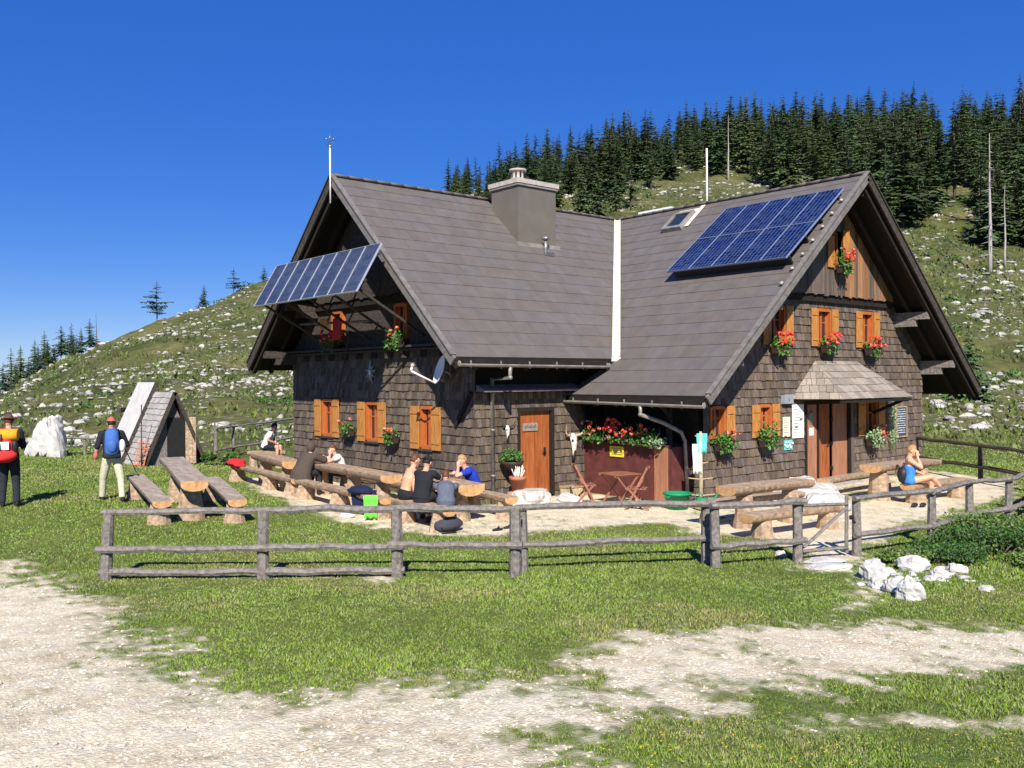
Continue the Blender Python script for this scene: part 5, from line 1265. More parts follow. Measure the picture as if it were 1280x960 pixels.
# folding chairs and table
def slat_chair(loc,rz,lab):
    t=thing('folding_chair',lab,'chair',loc,rz,'wooden folding chairs at the porch table'); 
    for s in (-1,1):
        m_=MB(); m_.beam((s*.21,.24,0),(s*.21,-.22,.88),.03,.04); m_.build('leg','foldwood',t,world=False)
        m_=MB(); m_.beam((s*.18,-.24,0),(s*.18,.20,.46),.03,.04); m_.build('leg','foldwood',t,world=False)
    m_=MB()
    for k in range(6): y=-.19+k*.075; m_.box(-.2,.2,y,y+.055,.43,.448)
    m_.build('seat','foldwood',t,world=False); m_=MB()
    m_.beam((-.2,-.20,.86),(.2,-.20,.86),.025,.06); m_.beam((-.2,-.11,.60),(.2,-.11,.60),.025,.04)
    for k in range(5): x=-.14+k*.07; m_.beam((x,-.205,.84),(x,-.12,.61),.035,.012)
    m_.build('backrest','foldwood',t,world=False); return t
slat_chair((13.75,13.95,gnd(13.7,13.9)),math.radians(-125),'wooden folding chair left of the small porch table')
slat_chair((14.15,12.75,gnd(14.1,12.7)),math.radians(35),'wooden folding chair right of the small porch table, turned sideways')
t=thing('folding_table','small square slatted wooden table between the two folding chairs','table',(14.35,13.45,gnd(14.3,13.4)),math.radians(-10)); m_=MB()
for k in range(8): x=-.33+k*.083; m_.box(x,x+.07,-.33,.33,.66,.68)
m_.box(-.34,.34,-.30,-.26,.63,.659); m_.box(-.34,.34,.26,.30,.63,.659); m_.build('tabletop','foldwood',t,world=False)
for s in (-1,1):
    for q in (-1,1): m_=MB(); m_.beam((q*.28,s*.28,0),(-q*.28,s*.28,.64),.03,.03); m_.build('leg','foldwood',t,world=False)
# tub with watering can, dry plants
t=thing('green_tub','round green plastic tub standing by the downpipe','tub',(14.75,12.2,gnd(14.7,12.2))); m_=MB(); m_.lathe((0,0,0),[(0,.0),(.22,0),(.27,.30),(.30,.30),(.30,.335),(.26,.335),(.21,.04),(0,.04)],20); m_.build('tub','green_plastic',t,world=False)
for s in (-1,1): m_=MB(); m_.tube([(s*.29,-.06,.29),(s*.34,-.05,.27),(s*.34,.05,.27),(s*.29,.06,.29)],.012,6); m_.build('handle','green_plastic',t,world=False)
t=thing('watering_can','green watering can with a long spout right of the tub','watering can',(14.95,11.72,gnd(14.9,11.7)),math.radians(-30)); m_=MB(); m_.lathe((0,0,0),[(0,0),(.12,0),(.13,.2),(.10,.26),(.08,.26),(0,.24)],14); m_.build('can_body','green_plastic',t,world=False); m_=MB(); m_.tube([(.11,0,.06),(.3,0,.26),(.36,0,.33)],[.025,.018,.014],7); m_.lathe((.37,0,.33),[(.014,0),(.04,.02),(0,.025)],8); m_.build('spout','green_plastic',t,world=False); m_=MB(); m_.tube([(.05,0,.25),(-.02,0,.36),(-.14,0,.32),(-.13,0,.12)],.012,6); m_.build('handle','green_plastic',t,world=False)
shrub('weedy_plant',14.2,12.9,.28,.25,'yellow-green weeds sprouting under the small porch table','plant',220,.05,mt='leaf2',clumps=5)
shrub('leafy_plant',15.25,11.75,.28,.3,'dry grey-green plant at the foot of the drying stand','plant',220,.05,mt='leaf2',clumps=5)
# drying stand made of a young trunk with pegs, towel and bag
t=thing('peg_stand','peeled young trunk with branch pegs used as a stand for towels','stand',(15.15,11.9,0)); m_=MB(); m_.tube([(0,0,-.05),(.01,0,.8),(0,0,1.62)],[.05,.04,.028],8,wob=.04); m_.build('trunk','straw',t,world=False)
for z,s in ((.28,.3),(.62,.26),(.95,.16),(1.25,.14),(1.5,.12)): m_=MB(); m_.tube([(-s*.76,s*.64,z+.03),(0,0,z),(s*.76,-s*.64,z+.03)],.014,6); m_.build('peg','straw',t,world=False)
rag('turquoise_towel','turquoise towel draped on top of the peg stand','towel',(15.13,11.84,1.58),(.10,.50,.55),.22,.42,(.76,-.64,0),mn='turq')
rag('white_towel','white towel hanging lower on the left of the peg stand','towel',(15.05,11.90,1.36),(.7,.7,.7),.20,.62,(.76,-.64,0),mn='cloth_white')
# orange lattice and thin pole by the small hut
# ------------------------------------------------------------ small pointed hut
t=thing('pointed_hut','little A-frame hut with plank roof, white sheet and open plank door','hut',(10.6,29.5,0)); 
M_['hutshingle']=mat('grey_shingle',(.36,.34,.31),.85,.3,9,(4,4,1),.5,.01,island=.2)
xa,yf,yb,hb,hw=10.50,29.5,31.1,2.35,1.05
m_=MB(); m_.prism([(xa-hw+.1,yf+.12,-.1),(xa+hw-.1,yf+.12,-.1),(xa,yf+.12,hb-.2)],(0,.05,0)); m_.build('gable_wall','greywood',t); m_=MB(); m_.prism([(xa-hw+.1,33.0,-.1),(xa+hw-.1,33.0,-.1),(xa,33.0,hb+.1)],(0,-.05,0)); gw=m_.build('gable_wall','greywood',t)
m_=MB(); m_.box(xa-.18,xa+.40,yf+.10,yf+.115,.02,1.55); m_.build('doorway_shade_sheet','black',t)  # black sheet standing for the shade inside the open door
m_=MB(); P=lambda a,o,z:(xa+.40+a*.62,yf+.08-a*.55-o*.5,z)
planks(m_,P,0,.42,.05,1.56,.0,.15,.04,.01); 
for z in (.3,1.25): pbox(m_,P,.02,.40,.04,.065,z,z+.07)
m_.build('door','log',t,label='pale plank door standing open')
def slope(x0,y0,y1,s,mt,nm,zt,zl,w):
    m_=MB(); a=Vector((xa,y0,zt)); U=Vector((0,1,0)); e=Vector((xa+s*w,y0,zl)); n_=(e-a).cross(U).normalized()
    if n_.x*s<0: n_=-n_
    m_.prism([a,a+U*(y1-y0),e+U*(y1-y0),e],n_*.05); o=m_.build(nm,mt,t); return a,e,n_
slope(xa,yf-.1,yb,-1,'greywood','roof_slope',hb,-.05,hw); slope(xa,yf-.1,33.1,1,'darkgrey','roof_slope',hb,-.05,hw)
a,e,n_=Vector((xa,yf-.1,hb)),Vector((xa-hw,yf-.1,-.05)),None
m_=MB(); L_=(a-e).length; V_=(a-e).normalized(); tiles(m_,e+Vector((-.045,0,.022)),(0,-1,0),V_,[(-2.0,0.02),(0,.02),(0,L_),(-2.0,L_)],.22,.2,.03,.5,.004,.012,.4,.012,.018)
for v in range(0): pass
m_.build('roof_shingles','hutshingle',t)
M_['sheet_white']=mat('whitewashed_boards',(.56,.54,.50),.7,.12,3)
m_=MB(); a=Vector((xa+.02,yb+.06,hb+.33)); e=Vector((xa-hw-.10,yb+.06,.05)); U=Vector((0,1,0)); m_.prism([a,a+U*1.75,e+U*1.75,e],Vector((-.05,0,.022))); m_.build('white_roof_sheet','sheet_white',t)
m_=MB(); m_.beam(a-U*.03,e-U*.03,.06,.12); m_.build('sheet_trim','darkgrey',t); m_=MB(); m_.beam((xa,yf-.14,hb+.02),(xa-hw-.05,yf-.14,-.25),.04,.12); m_.beam((xa,yf-.14,hb+.02),(xa+hw+.05,yf-.14,-.2),.04,.12); m_.build('roof_trim','darkgrey',t)
m_=MB(); m_.beam((10.0,33.4,0),(10.3,33.3,1.75),.12,.12); m_.beam((10.9,34.1,0),(10.9,34.1,1.7),.12,.12); m_.beam((9.9,33.2,1.72),(11.3,34.3,1.75),.16,.16); m_.beam((9.2,33.6,.1),(10.3,33.4,1.6),.12,.12); o=m_.build('log_trestle','darkgrey'); tag(o,'dark log trestle standing behind the white roof of the pointed hut','trestle')
M_['orange_paint']=mat('orange_paint',(.62,.22,.10),.6,.2,6)
t=thing('lattice_frame','small orange lattice leaning on the pointed hut','lattice',(9.75,29.35,0)); m_=MB()
for k in range(4): m_.beam((9.32+.05*k-.02,29.7-.14*k,.0),(9.50+.05*k,29.7-.14*k,.85),.025,.025)
m_.build('uprights','orange_paint',t); m_=MB()
for k in range(5): m_.beam((9.33+.035*k,29.72,.1+.17*k),(9.48+.035*k,29.24,.1+.17*k),.025,.025)
m_.build('crossbars','orange_paint',t)
m_=MB(); m_.tube([(9.42,29.35,.0),(9.44,29.35,2.0)],.018,6); o=m_.build('thin_pole','darkgrey'); tag(o,'thin dark pole standing before the shingles of the pointed hut','pole')
# ------------------------------------------------------------ small things on the furniture
m_=MB(); m_.ball((10.12,23.7,.50),(.22,.36,.11),16,10,.13); m_.ball((10.05,23.3,.47),(.15,.2,.07),10,8,.1); o=m_.build('red_bag',cloth('red_fabric',(.62,.02,.03))); tag(o,'soft red bag lying on the far bench','bag')
rag('green_towel','neon green towel hanging over the near front bench','towel',(9.16,15.15,.50),(.14,.75,.06),.28,.44,(.76,-.64,0))
rag('navy_jacket','dark navy jacket draped over the bench left of the green towel','jacket',(9.40,15.85,.54),(.012,.016,.05),.65,.46,(.35,-.94,0))
m_=MB(); m_.ball((9.45,16.0,.50),(.22,.36,.10),12,8,.1); o=m_.build('navy_bundle',cloth('navy_fabric',(.012,.016,.05))); tag(o,'rolled navy clothing on the bench beside the green towel','clothing')
t=thing('trainers','pair of white trainers under the draped navy jacket','shoes',(9.05,15.75,gnd(9.05,15.75)))
for k in range(2):
    m_=MB(); m_.ball((0,k*.14,.045),(.13,.045,.045),10,7,0,True,lambda q:Vector((q.x,q.y,q.z*(1.3 if q.x<0 else .8)))); m_.build('shoe','white',t,world=False)
t=thing('backpack','grey backpack lying on the gravel behind the fence below the man in black','backpack',(9.55,13.15,gnd(9.5,13.1))); m_=MB(); m_.ball((0,0,.12),(.30,.2,.14),14,9,.06); m_.build('pack_body',cloth('dark_grey_fabric',(.05,.05,.065)),t,world=False); m_=MB(); m_.tube([(-.2,-.1,.1),(-.3,-.25,.03),(-.05,-.3,.03),(.05,-.15,.1)],.018,6); m_.build('strap','black',t,world=False)
t=thing('sandals','dark sandals on the gravel right of the grey backpack','shoes',(10.25,12.6,gnd(10.2,12.6)))
for k in range(2): m_=MB(); m_.ball((k*.3,k*.05,.025),(.13,.05,.025),10,6); m_.tube([(k*.3+.03,-.05+k*.05,.03),(k*.3+.03,k*.05,.075),(k*.3+.03,.05+k*.05,.03)],.012,5); m_.build('sandal','black',t,world=False)
t=thing('black_bag','black bag behind the woman in blue','bag',(18.95,9.45,.45+gnd(18.9,9.4))); m_=MB(); m_.ball((0,0,.17),(.17,.13,.19),12,8,.05); m_.build('bag_body','black',t,world=False); m_=MB(); m_.tube([(-.1,0,.32),(0,0,.42),(.1,0,.32)],.012,6); m_.build('handle','black',t,world=False)
t=thing('black_shoes','black shoes on the ground under the bench of the woman in blue','shoes',(18.6,9.05,gnd(18.6,9.0)))
for k in range(2): m_=MB(); m_.ball((k*.16,-k*.1,.05),(.12,.05,.05),10,7); m_.build('shoe','black',t,world=False)
m_=MB(); m_.lathe((6.75,18.0,.72+.0),[(0,0),(.05,0),(.06,.05),(.055,.05),(.045,.01),(0,.01)],12); o=m_.build('ashtray','white'); o.location=(0,0,.14); tag(o,'small white bowl on the lone log table','bowl')
big_rock(14.85,15.15,(.01,.01,.01),'x',1) if False else None
t=thing('straw_basket','yellow wicker box on the ground left of the folding chair','basket',(14.35,14.95,0)); m_=MB(); m_.box(-.22,.22,-.14,.14,0,.26); m_.build('basket_body','straw',t,world=False); m_=MB(); m_.box(-.24,.24,-.16,.16,.26,.29); m_.build('basket_rim','log',t,world=False)
# ------------------------------------------------------------ people
def head_fn(q):
    q=Vector(q)
    if q.z<0: q.x*=1-.28*(-q.z)**1.3; q.y*=1-.10*(-q.z); q.y+=.10*(-q.z)*(q.y>-.2)
    if q.y>.6 and -.35<q.z<.25 : q.y*=.96
    return q
def remesh(mb,name,mt,parent,vox=.011,smooth=2):
    me=bpy.data.meshes.new('tmp'); me.from_pydata([tuple(v) for v in mb.v],[],mb.f); me.update(); o=bpy.data.objects.new('tmp',me); COL.objects.link(o)
    r=o.modifiers.new('r','REMESH'); r.mode='VOXEL'; r.voxel_size=vox
    s=o.modifiers.new('s','SMOOTH'); s.factor=.5; s.iterations=smooth
    dg=bpy.context.evaluated_depsgraph_get(); m2=bpy.data.meshes.new_from_object(o.evaluated_get(dg)); m2.name=name
    bpy.data.objects.remove(o); n=len(m2.polygons); m2.polygons.foreach_set('use_smooth',[True]*n); m2.materials.clear(); m2.materials.append(M_[mt] if isinstance(mt,str) else mt)
    q=bpy.data.objects.new(name,m2); COL.objects.link(q); q.parent=parent; return q
def V3(*a): return Vector(a)
def limb(mb,pts,rad,n=10,k=1.,add=0.):
    rad=[r*k+add for r in rad]; mb.tube(pts,rad,n)
    for p,r in zip(pts,rad): mb.ball(p,r,n,8)
def sub(a,b,t): return Vector(a).lerp(Vector(b),t)
def person(label,loc,face,pose,skin='skin',hair='hair_brown',shirt=None,sleeve=.5,trousers=None,leglen=1.,shoes='black',cap=None,capcol=None,sc=1.,coat=None,strapless=False,longhair=False,strap=None,hood=False,group=None):
    t=thing('person',label,'person',loc,math.radians(face-90),group); t.scale=(sc,sc,sc)
    J=pose; b=MB(); sd=(J['shR']-J['shL']).normalized(); pel,che,nek,hd=J['pel'],J['che'],J['nek'],J['hd']; hs=(J['hipR']-J['hipL']).normalized()
    wst=sub(pel,che,.45)+J.get('belly',V3(0,0,0)); upc=sub(che,nek,.72)
    b.tube([pel-V3(0,0,.07),pel,wst,che,upc,sub(upc,nek,.7)],[(.13,.09),(.165,.115),(.142,.10),(.168,.115),(.15,.09),(.07,.06)],16,side=sd); b.ball(pel,(.15,.11,.10),12,8)
    hup=(hd-nek).normalized(); b.tube([sub(upc,nek,.3),nek,hd-hup*.03],[.068,.056,.055],10)
    # head built in its own frame
    hf=J.get('hface',V3(0,1,0)); hf=(hf-hup*hf.dot(hup)).normalized(); hr=hf.cross(hup).normalized()
    def HP(x,y,z): return hd+hr*x+hf*y+hup*z
    def hball(mb,c,r,nu=14,nv=10,fn=None):
        m_=MB(); m_.ball((0,0,0),1,nu,nv,0,True,fn); mb.add([HP(c[0]+v[0]*r[0],c[1]+v[1]*r[1],c[2]+v[2]*r[2]) for v in m_.v],m_.f,True)
    hball(b,(0,0,.0),(.076,.096,.118),18,14,head_fn); hball(b,(0,.098,-.018),(.014,.022,.026)); hball(b,(0,.088,.0),(.010,.012,.03)); hball(b,(0,.072,-.085),(.030,.025,.022)); hball(b,(0,.080,-.052),(.026,.016,.012)); hball(b,(0,.078,.03),(.055,.02,.012))
    for s in (-1,1): hball(b,(s*.079,-.005,-.01),(.012,.022,.034))
    for s,q in ((-1,'L'),(1,'R')):
        sh,el,wr=J['sh'+q],J['el'+q],J['wr'+q]; limb(b,[sub(upc,sh,.6),sh,sub(sh,el,.4),el],[.06,.058,.050,.040]); limb(b,[el,sub(el,wr,.35),wr],[.041,.040,.027])
        hdv=(J.get('hd'+q) or (wr-el)).normalized(); pn=J.get('pn'+q,hdv.cross(V3(0,0,1)) if abs(hdv.z)<.9 else V3(1,0,0)); pn=(pn-hdv*pn.dot(hdv)).normalized(); ps=hdv.cross(pn)
        m_=MB(); m_.ball((0,0,0),1,10,8); c=wr+hdv*.052; b.add([c+hdv*v[0]*.055+ps*v[1]*.042+pn*v[2]*.017 for v in m_.v],m_.f,True)
        for k,(o_,L) in enumerate(((-.031,.062),(-.011,.074),(.010,.070),(.029,.055))):
            st=wr+hdv*.088+ps*o_; d1=(hdv+pn*.25+ps*o_*3).normalized(); d2=(hdv+pn*.75).normalized(); b.tube([st-hdv*.02,st+d1*L*.5,st+d1*L*.5+d2*L*.5],[.0095,.009,.0075],7)
        th=wr+hdv*.03-ps*.035; d1=(hdv*.7-ps*.7+pn*.3).normalized(); b.tube([th,th+d1*.04,th+d1*.04+(hdv+pn*.4).normalized()*.03],[.013,.011,.009],7)
        hp,kn,an,toe=J['hip'+q],J['kn'+q],J['an'+q],J['toe'+q]; limb(b,[hp,sub(hp,kn,.4),kn],[.088,.078,.056]); limb(b,[kn,sub(kn,an,.32),sub(kn,an,.7),an],[.054,.056,.040,.036]); b.tube([an+V3(0,0,-.02)-(toe-an).normalized()*.03,sub(an,toe,.5)+V3(0,0,-.012),toe],[(.038,.035),(.042,.03),(.036,.022)],10,side=(toe-an).cross(V3(0,0,1)))
    remesh(b,'body',skin,t,.0095)
    e=MB()
    for s in (-1,1): hball(e,(s*.031,.089,.012),(.012,.006,.007),8,6)
    e.build('eyes','black',t,world=False)
    # hair
    h=MB()
    def hf_(q):
        q=Vector(q)
        if q.y>.25 and q.z<.42+.1*math.sin(q.x*9): k=.82; q=Vector((q.x*k,q.y*k,q.z*k))
        if q.z<-.45 and not longhair: q=Vector((q.x*.8,q.y*.8,q.z*.8))
        return q
    if not hood:
        hball(h,(0,-.008,.016),(.083,.104,.124),22,16,hf_)
        if longhair: hball(h,(0,-.07,-.07),(.065,.04,.11),12,10)
        h.build('hair',hair,t,world=False)
    if cap:
        c=MB(); 
        def cf(q):
            q=Vector(q)
            if q.z<.22: q.z=.22
            return q
        hball(c,(0,-.006,.014),(.09,.11,.132),20,14,cf); hball(c,(0,.115*(1 if cap=='front' else -1),.045),(.062,.06,.010),12,6)
        if cap=='brim': hball(c,(0,0,.045),(.15,.17,.012),18,6)
        c.build('cap',capcol,t,world=False)
    if hood:
        c=MB(); hball(c,(0,-.02,.0),(.105,.12,.14),16,12,lambda q:Vector((q.x,min(q.y,.45),q.z))); c.build('hood',coat or shirt,t,world=False)
    g_=.016
    if shirt:
        b=MB(); nk2=sub(upc,nek,.45)
        if strapless: b.tube([pel+V3(0,0,-.05),sub(pel,wst,.5),wst,che,sub(che,upc,.25)],[(.172+g_,.125+g_),(.165+g_,.12+g_),(.150+g_,.108+g_),(.168+g_,.118+g_),(.160+g_,.108+g_)],18,side=sd)
        else: b.tube([pel+V3(0,0,-.03),sub(pel,wst,.5),wst,che,upc,nk2],[(.172+g_,.125+g_),(.165+g_,.12+g_),(.150+g_,.108+g_),(.172+g_,.122+g_),(.152+g_,.095+g_),(.075,.068)],18,side=sd)
        for q in ('' if strapless else 'LR'):
            sh,el,wr=J['sh'+q],J['el'+q],J['wr'+q]; limb(b,[sub(upc,sh,.6),sh],[.06,.06],10,1,.014)
            if sleeve<=1: b.tube([sh,sub(sh,el,sleeve)],[.074,.068-.012*sleeve],12)
            else: limb(b,[sh,el],[.06,.045],10,1,.014); b.tube([el,sub(el,wr,sleeve-1)],[.058,.044],12); b.ball(el,.058,10,8)
        remesh(b,'shirt' if not coat else 'jacket',shirt,t,.0115,3)
    if coat:
        b=MB(); b.tube([pel+V3(0,-.02,-.16),pel+V3(0,-.02,0),wst,che,upc,sub(upc,nek,.5)],[(.30,.24),(.27,.21),(.24,.18),(.23,.17),(.19,.13),(.09,.09)],18,side=sd)
        for q in 'LR': sh,el=J['sh'+q],J['el'+q]; limb(b,[sh,el],[.075,.07],10,1,.02)
        remesh(b,'poncho',coat,t,.013,3)
    if trousers:
        b=MB(); b.tube([pel-V3(0,0,.09),pel,sub(pel,wst,.6)],[(.14,.11),(.182,.132),(.165,.122)],16,side=hs)
        for q in 'LR':
            hp,kn,an=J['hip'+q],J['kn'+q],J['an'+q]; l1=min(1,leglen*2); e1=sub(hp,kn,l1); b.ball(hp,.10,12,9); b.tube([hp,sub(hp,kn,.5*l1),e1],[.100,.092,.078],12)
            if leglen>.5: b.ball(kn,.076,12,9); l2=(leglen-.5)*2; b.tube([kn,sub(kn,an,.5*l2),sub(kn,an,l2)],[.074,.068,.064],12)
        remesh(b,'trousers' if leglen>.6 else 'shorts',trousers,t,.0115,3)
    if shoes:
        for q in 'LR':
            an,toe=J['an'+q],J['toe'+q]; b=MB(); d=(toe-an); d.z=0; d.normalize(); sdv=d.cross(V3(0,0,1)); b.tube([an-d*.045+V3(0,0,-.03),an+d*.04+V3(0,0,-.03),sub(an,toe,.7),toe+d*.02],[(.042,.045),(.047,.046),(.050,.036),(.036,.024)],12,side=sdv); b.tube([an+V3(0,0,-.03),an+V3(0,0,.035)],[.047,.045],10); remesh(b,'shoe',shoes,t,.009,1)
    return t
def stand(spread=.12,stride=0.,elL=None,wrL=None,elR=None,wrR=None,lean=0.):
    y=lean; return dict(pel=V3(0,0,.95),che=V3(0,y*.5,1.25),nek=V3(0,y,1.50),hd=V3(0,y+.02,1.645),shL=V3(-.19,y*.9,1.43),shR=V3(.19,y*.9,1.43),
     elL=elL or V3(-.26,-.03,1.14),wrL=wrL or V3(-.25,.08,.90),elR=elR or V3(.26,-.03,1.14),wrR=wrR or V3(.25,.08,.90),
     hipL=V3(-.09,0,.90),hipR=V3(.09,0,.90),knL=V3(-spread,.02+stride*.5,.49),knR=V3(spread,.03-stride*.5,.49),anL=V3(-spread-.02,stride,.09),anR=V3(spread+.02,-stride,.09),toeL=V3(-spread-.05,stride+.15,.03),toeR=V3(spread+.05,.15-stride,.03))
def sit(lean=.12,arms='table',head=(0,1,-.15),hand=None,legs='down',h=.43,hx=0.,drop=0.):
    z=h+.11; y=lean; ny=y*1.75; nz=z+.54-lean*.45-drop
    J=dict(pel=V3(0,0,z),che=V3(0,y*.9,z+.29-drop*.4),nek=V3(hx*.5,ny,nz),hd=V3(hx,ny+.05,nz+.135),shL=V3(-.185,ny*.93,nz-.07),shR=V3(.185,ny*.93,nz-.07),
     hipL=V3(-.09,.02,z-.01),hipR=V3(.09,.02,z-.01),knL=V3(-.13,.44,z+.0),knR=V3(.13,.44,z+.0),anL=V3(-.14,.42,.09),anR=V3(.14,.42,.09),toeL=V3(-.16,.57,.03),toeR=V3(.16,.57,.03),hface=V3(*head))
    if arms=='table': J.update(elL=V3(-.25,ny+.20,.84),elR=V3(.25,ny+.20,.84),wrL=V3(-.06,ny+.38,.86),wrR=V3(.07,ny+.36,.86))
    if arms=='down': J.update(elL=V3(-.26,ny*.5,z+.20),elR=V3(.26,ny*.5,z+.20),wrL=V3(-.23,.12,z-.03),wrR=V3(.23,.12,z-.03),hdL=V3(0,.2,-1),hdR=V3(0,.2,-1))
    if arms=='lap': J.update(elL=V3(-.27,ny*.6+.03,z+.22),elR=V3(.27,ny*.6+.03,z+.22),wrL=V3(-.08,.30,z+.13),wrR=V3(.08,.32,z+.13))
    if hand in('L','R'):
        s=-1 if hand=='L' else 1; J['el'+hand]=V3(s*.17,ny+.24,.85); J['wr'+hand]=J['hd']+V3(s*.06,.115,-.14); J['hd'+hand]=V3(-s*.05,-.02,1); J['pn'+hand]=V3(-s,-.6,0)
    if hand=='both':
        for s,q in ((-1,'L'),(1,'R')): J['el'+q]=V3(s*.18,ny+.22,.85); J['wr'+q]=J['hd']+V3(s*.07,.11,-.13); J['hd'+q]=V3(-s*.1,-.02,1); J['pn'+q]=V3(-s,-.6,0)
    if legs=='crossed': J.update(knL=V3(-.06,.45,z+.01),knR=V3(.03,.46,z+.10),anL=V3(-.08,.46,.09),anR=V3(-.16,.66,z-.16),toeR=V3(-.20,.80,z-.20),toeL=V3(-.1,.6,.03))
    return J
c_black=cloth('black_fabric',(.016,.017,.022)); c_khaki=cloth('khaki_fabric',(.52,.50,.36)); c_dark=cloth('anthracite_fabric',(.022,.025,.032)); c_white=M_['cloth_white']; c_brown=cloth('brown_felt',(.075,.058,.045)); c_blue=cloth('royal_blue_fabric',(.012,.04,.36)); c_sky=cloth('light_blue_fabric',(.05,.22,.62)); c_grey=cloth('grey_fabric',(.10,.115,.15)); c_red=cloth('faded_red_fabric',(.48,.12,.10)); c_olive=cloth('brown_cap_fabric',(.10,.06,.045)); c_orange=cloth('orange_fabric',(.72,.31,.02)); c_bred=cloth('bright_red_fabric',(.62,.03,.035)); c_packblue=cloth('pack_blue_fabric',(.05,.13,.38)); c_plum=cloth('plum_fabric',(.12,.05,.07))
def G3(x,y): return (x,y,gnd(x,y))
# hikers
person('hiker with large red and orange backpack seen from behind at the left edge',G3(3.87,19.9),62,stand(.11,0,elL=V3(-.24,.05,1.16),wrL=V3(-.15,.24,1.12),elR=V3(.24,.05,1.16),wrR=V3(.17,.22,1.12)),hair='hair_brown',shirt=c_black,sleeve=1.6,trousers=c_dark,cap='brim',capcol=c_olive,shoes='black',sc=1.02)
person('hiker in khaki trousers and red cap walking with a blue backpack',G3(5.67,19.5),75,stand(.17,.2,elL=V3(-.28,-.04,1.17),wrL=V3(-.31,.06,.94),elR=V3(.30,.08,1.18),wrR=V3(.30,.30,1.08),lean=.05),hair='hair_dark',shirt=c_black,sleeve=1.2,trousers=c_khaki,cap='front',capcol=c_red,shoes='black',sc=.97)
def pack(lab,loc,face,body,w,h,d,top=None,extras=()):
    t=thing('backpack',lab,'backpack',loc,math.radians(face-90)); m_=MB(); m_.tube([(0,0,0),(0,-.02,h*.1),(0,-.03,h*.5),(0,0,h*.92),(0,.02,h)],[(w*.36,d*.36),(w*.5,d*.5),(w*.5,d*.52),(w*.44,d*.45),(w*.25,d*.25)],16,side=(1,0,0)); m_.build('pack_body',body,t,world=False)
    for s in (-1,1): m_=MB(); m_.tube([(s*.11,d*.45,h*.1),(s*.15,d*.5+.10,h*.3),(s*.15,d*.5+.22,h*.7),(s*.12,d*.5+.12,h*.97),(s*.10,d*.3,h*.95)],(.022),6,flat=.4); m_.build('shoulder_strap','black',t,world=False)
    for nm,mt,f in extras: m_=MB(); f(m_); m_.build(nm,mt,t,world=False)
    return t
x,y,z=G3(3.87,19.9); fd=Vector((math.cos(math.radians(62)),math.sin(math.radians(62)),0)); p=Vector((x,y,z))-fd*.27+V3(0,0,.93)
def roll(m_): m_.tube([(-.27,-.06,.50),(-.26,-.06,.50),(-.02,-.06,.50),(0,-.06,.50),(.02,-.06,.50),(.26,-.06,.50),(.27,-.06,.50)],[.09,.115,.115,.10,.115,.115,.09],14)
def wht(m_): m_.box(-.15,.14,-.20,-.165,.22,.37)
def rdp(m_): m_.ball((0,-.08,.10),(.26,.16,.14),16,10,.03)
def lid(m_): m_.tube([(-.16,-.02,.60),(.16,-.02,.60)],.06,10)
pack('big hiking pack with orange roll on top, white towel and red lower bag',tuple(p),62,c_bred,.42,.60,.26,None,(('sleeping_roll',c_orange,roll),('white_towel','cloth_white',wht),('lower_bag',c_bred,rdp),('roll_strap','black',lambda m_:m_.tube([(0,-.19,.52),(0,-.18,.40),(0,-.20,.2)],.015,6)),('side_net','black',lambda m_:m_.ball((.21,-.06,.27),(.06,.08,.15),10,8))))
x,y,z=G3(5.67,19.5); fd=Vector((math.cos(math.radians(75)),math.sin(math.radians(75)),0)); p=Vector((x,y,z))-fd*.20+V3(0,0,.97)
pack('blue daypack with a white side pouch on the hiker with the red cap',tuple(p),75,c_packblue,.28,.52,.22,None,(('front_pocket',c_packblue,lambda m_:m_.ball((0,-.13,.18),(.09,.05,.13),12,8)),('side_pouch','cloth_white',lambda m_:m_.ball((.19,.0,.18),(.065,.07,.13),10,8)),('rolled_jacket',c_dark,lambda m_:m_.tube([(-.15,-.03,-.02),(.15,-.03,-.02)],.055,10)),('side_bag',c_red,lambda m_:m_.ball((-.30,.14,-.02),(.05,.06,.075),10,8,.12))))
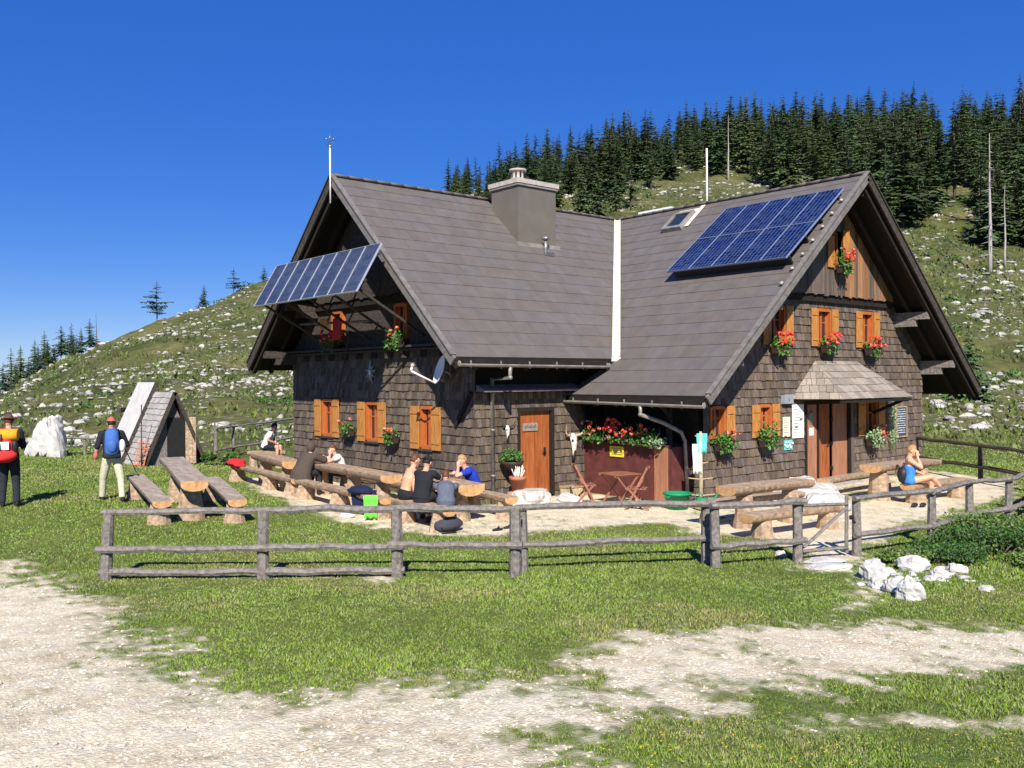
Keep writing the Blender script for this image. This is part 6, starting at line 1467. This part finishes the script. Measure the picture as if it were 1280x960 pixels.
x,y=6.02,19.65; m_=MB(); m_.tube([(5.98,19.75,gnd(5.9,19.7)+1.10),(6.45,19.55,gnd(6.45,19.5)+.0)],.011,6); t=thing('trekking_pole','thin trekking pole held in the right hand of the hiker with the red cap','pole',(6.0,19.7,.2)); m_.build('shaft','darkgrey',t); m_=MB(); m_.tube([(5.97,19.76,gnd(5.9,19.7)+1.02),(5.96,19.77,gnd(5.9,19.7)+1.14)],.018,7); m_.build('grip','black',t)
# seated guests
person('man in white T-shirt and dark shorts sitting far left behind the tables',(12.35,26.7,gnd(12.3,26.7)+.12),-45,sit(.14,'lap',(0,1,-.3)),hair='hair_dark',shirt=c_white,sleeve=.5,trousers=c_black,leglen=.42)
log_table('short log bench under the man in white at the far corner of the hut',(11.9,27.0),(12.9,26.4),.52,.34,.14,(.15,.85),.34,.26,name='log_bench',cat='bench',group=gb)
person('person hunched under a dark brown hooded poncho seated on the front bench',G3(9.92,19.5),15,sit(.16,'table',(0,1,-.4)),hair='hair_dark',shirt=c_brown,sleeve=1.5,trousers=c_dark,coat=c_brown,hood=True)
person('woman in white top resting her face on one hand behind the long table',G3(11.12,19.65),175,sit(.14,'table',(0,1,-.3),'L'),hair='hair_brown',shirt=c_white,sleeve=.5,trousers=c_dark,longhair=False,sc=.92)
person('shirtless tanned man in dark shorts sitting on the near bench',G3(9.55,14.55),-12,sit(.10,'down',(0,1,-.1),None),skin='tan',hair='hair_brown',trousers=c_black,leglen=.42,shoes='black')
person('man in black T-shirt and black cap seen from behind at the short table',G3(9.5,13.92),22,sit(.10,'table',(0,1,-.1)),hair='hair_dark',shirt=c_black,sleeve=.55,trousers=c_dark,leglen=.9,cap='back',capcol=c_black)
person('boy in grey shirt leaning low over the table end beside the man in black',G3(9.68,13.38),55,sit(.22,'table',(0,1,-.4),None,drop=.10),hair='hair_brown',shirt=c_grey,sleeve=.5,trousers=c_grey,leglen=.45,sc=.9)
person('boy in royal blue jersey with his hand against his cheek at the table end',G3(11.32,14.55),165,sit(.17,'table',(0,1,-.5),'L'),hair='hair_fair',shirt=c_blue,sleeve=.6,trousers=c_black,leglen=.6,sc=.96)
pw_=person('tanned woman in strapless light blue top, bare legs crossed, holding a phone to her ear',G3(19.0,9.35),-62,sit(.0,'lap',(0,1,.0),'R',legs='crossed'),skin='tan',hair='hair_fair',shirt=c_sky,sleeve=.12,trousers=c_sky,leglen=.12,shoes='white',sc=.94,strapless=True)
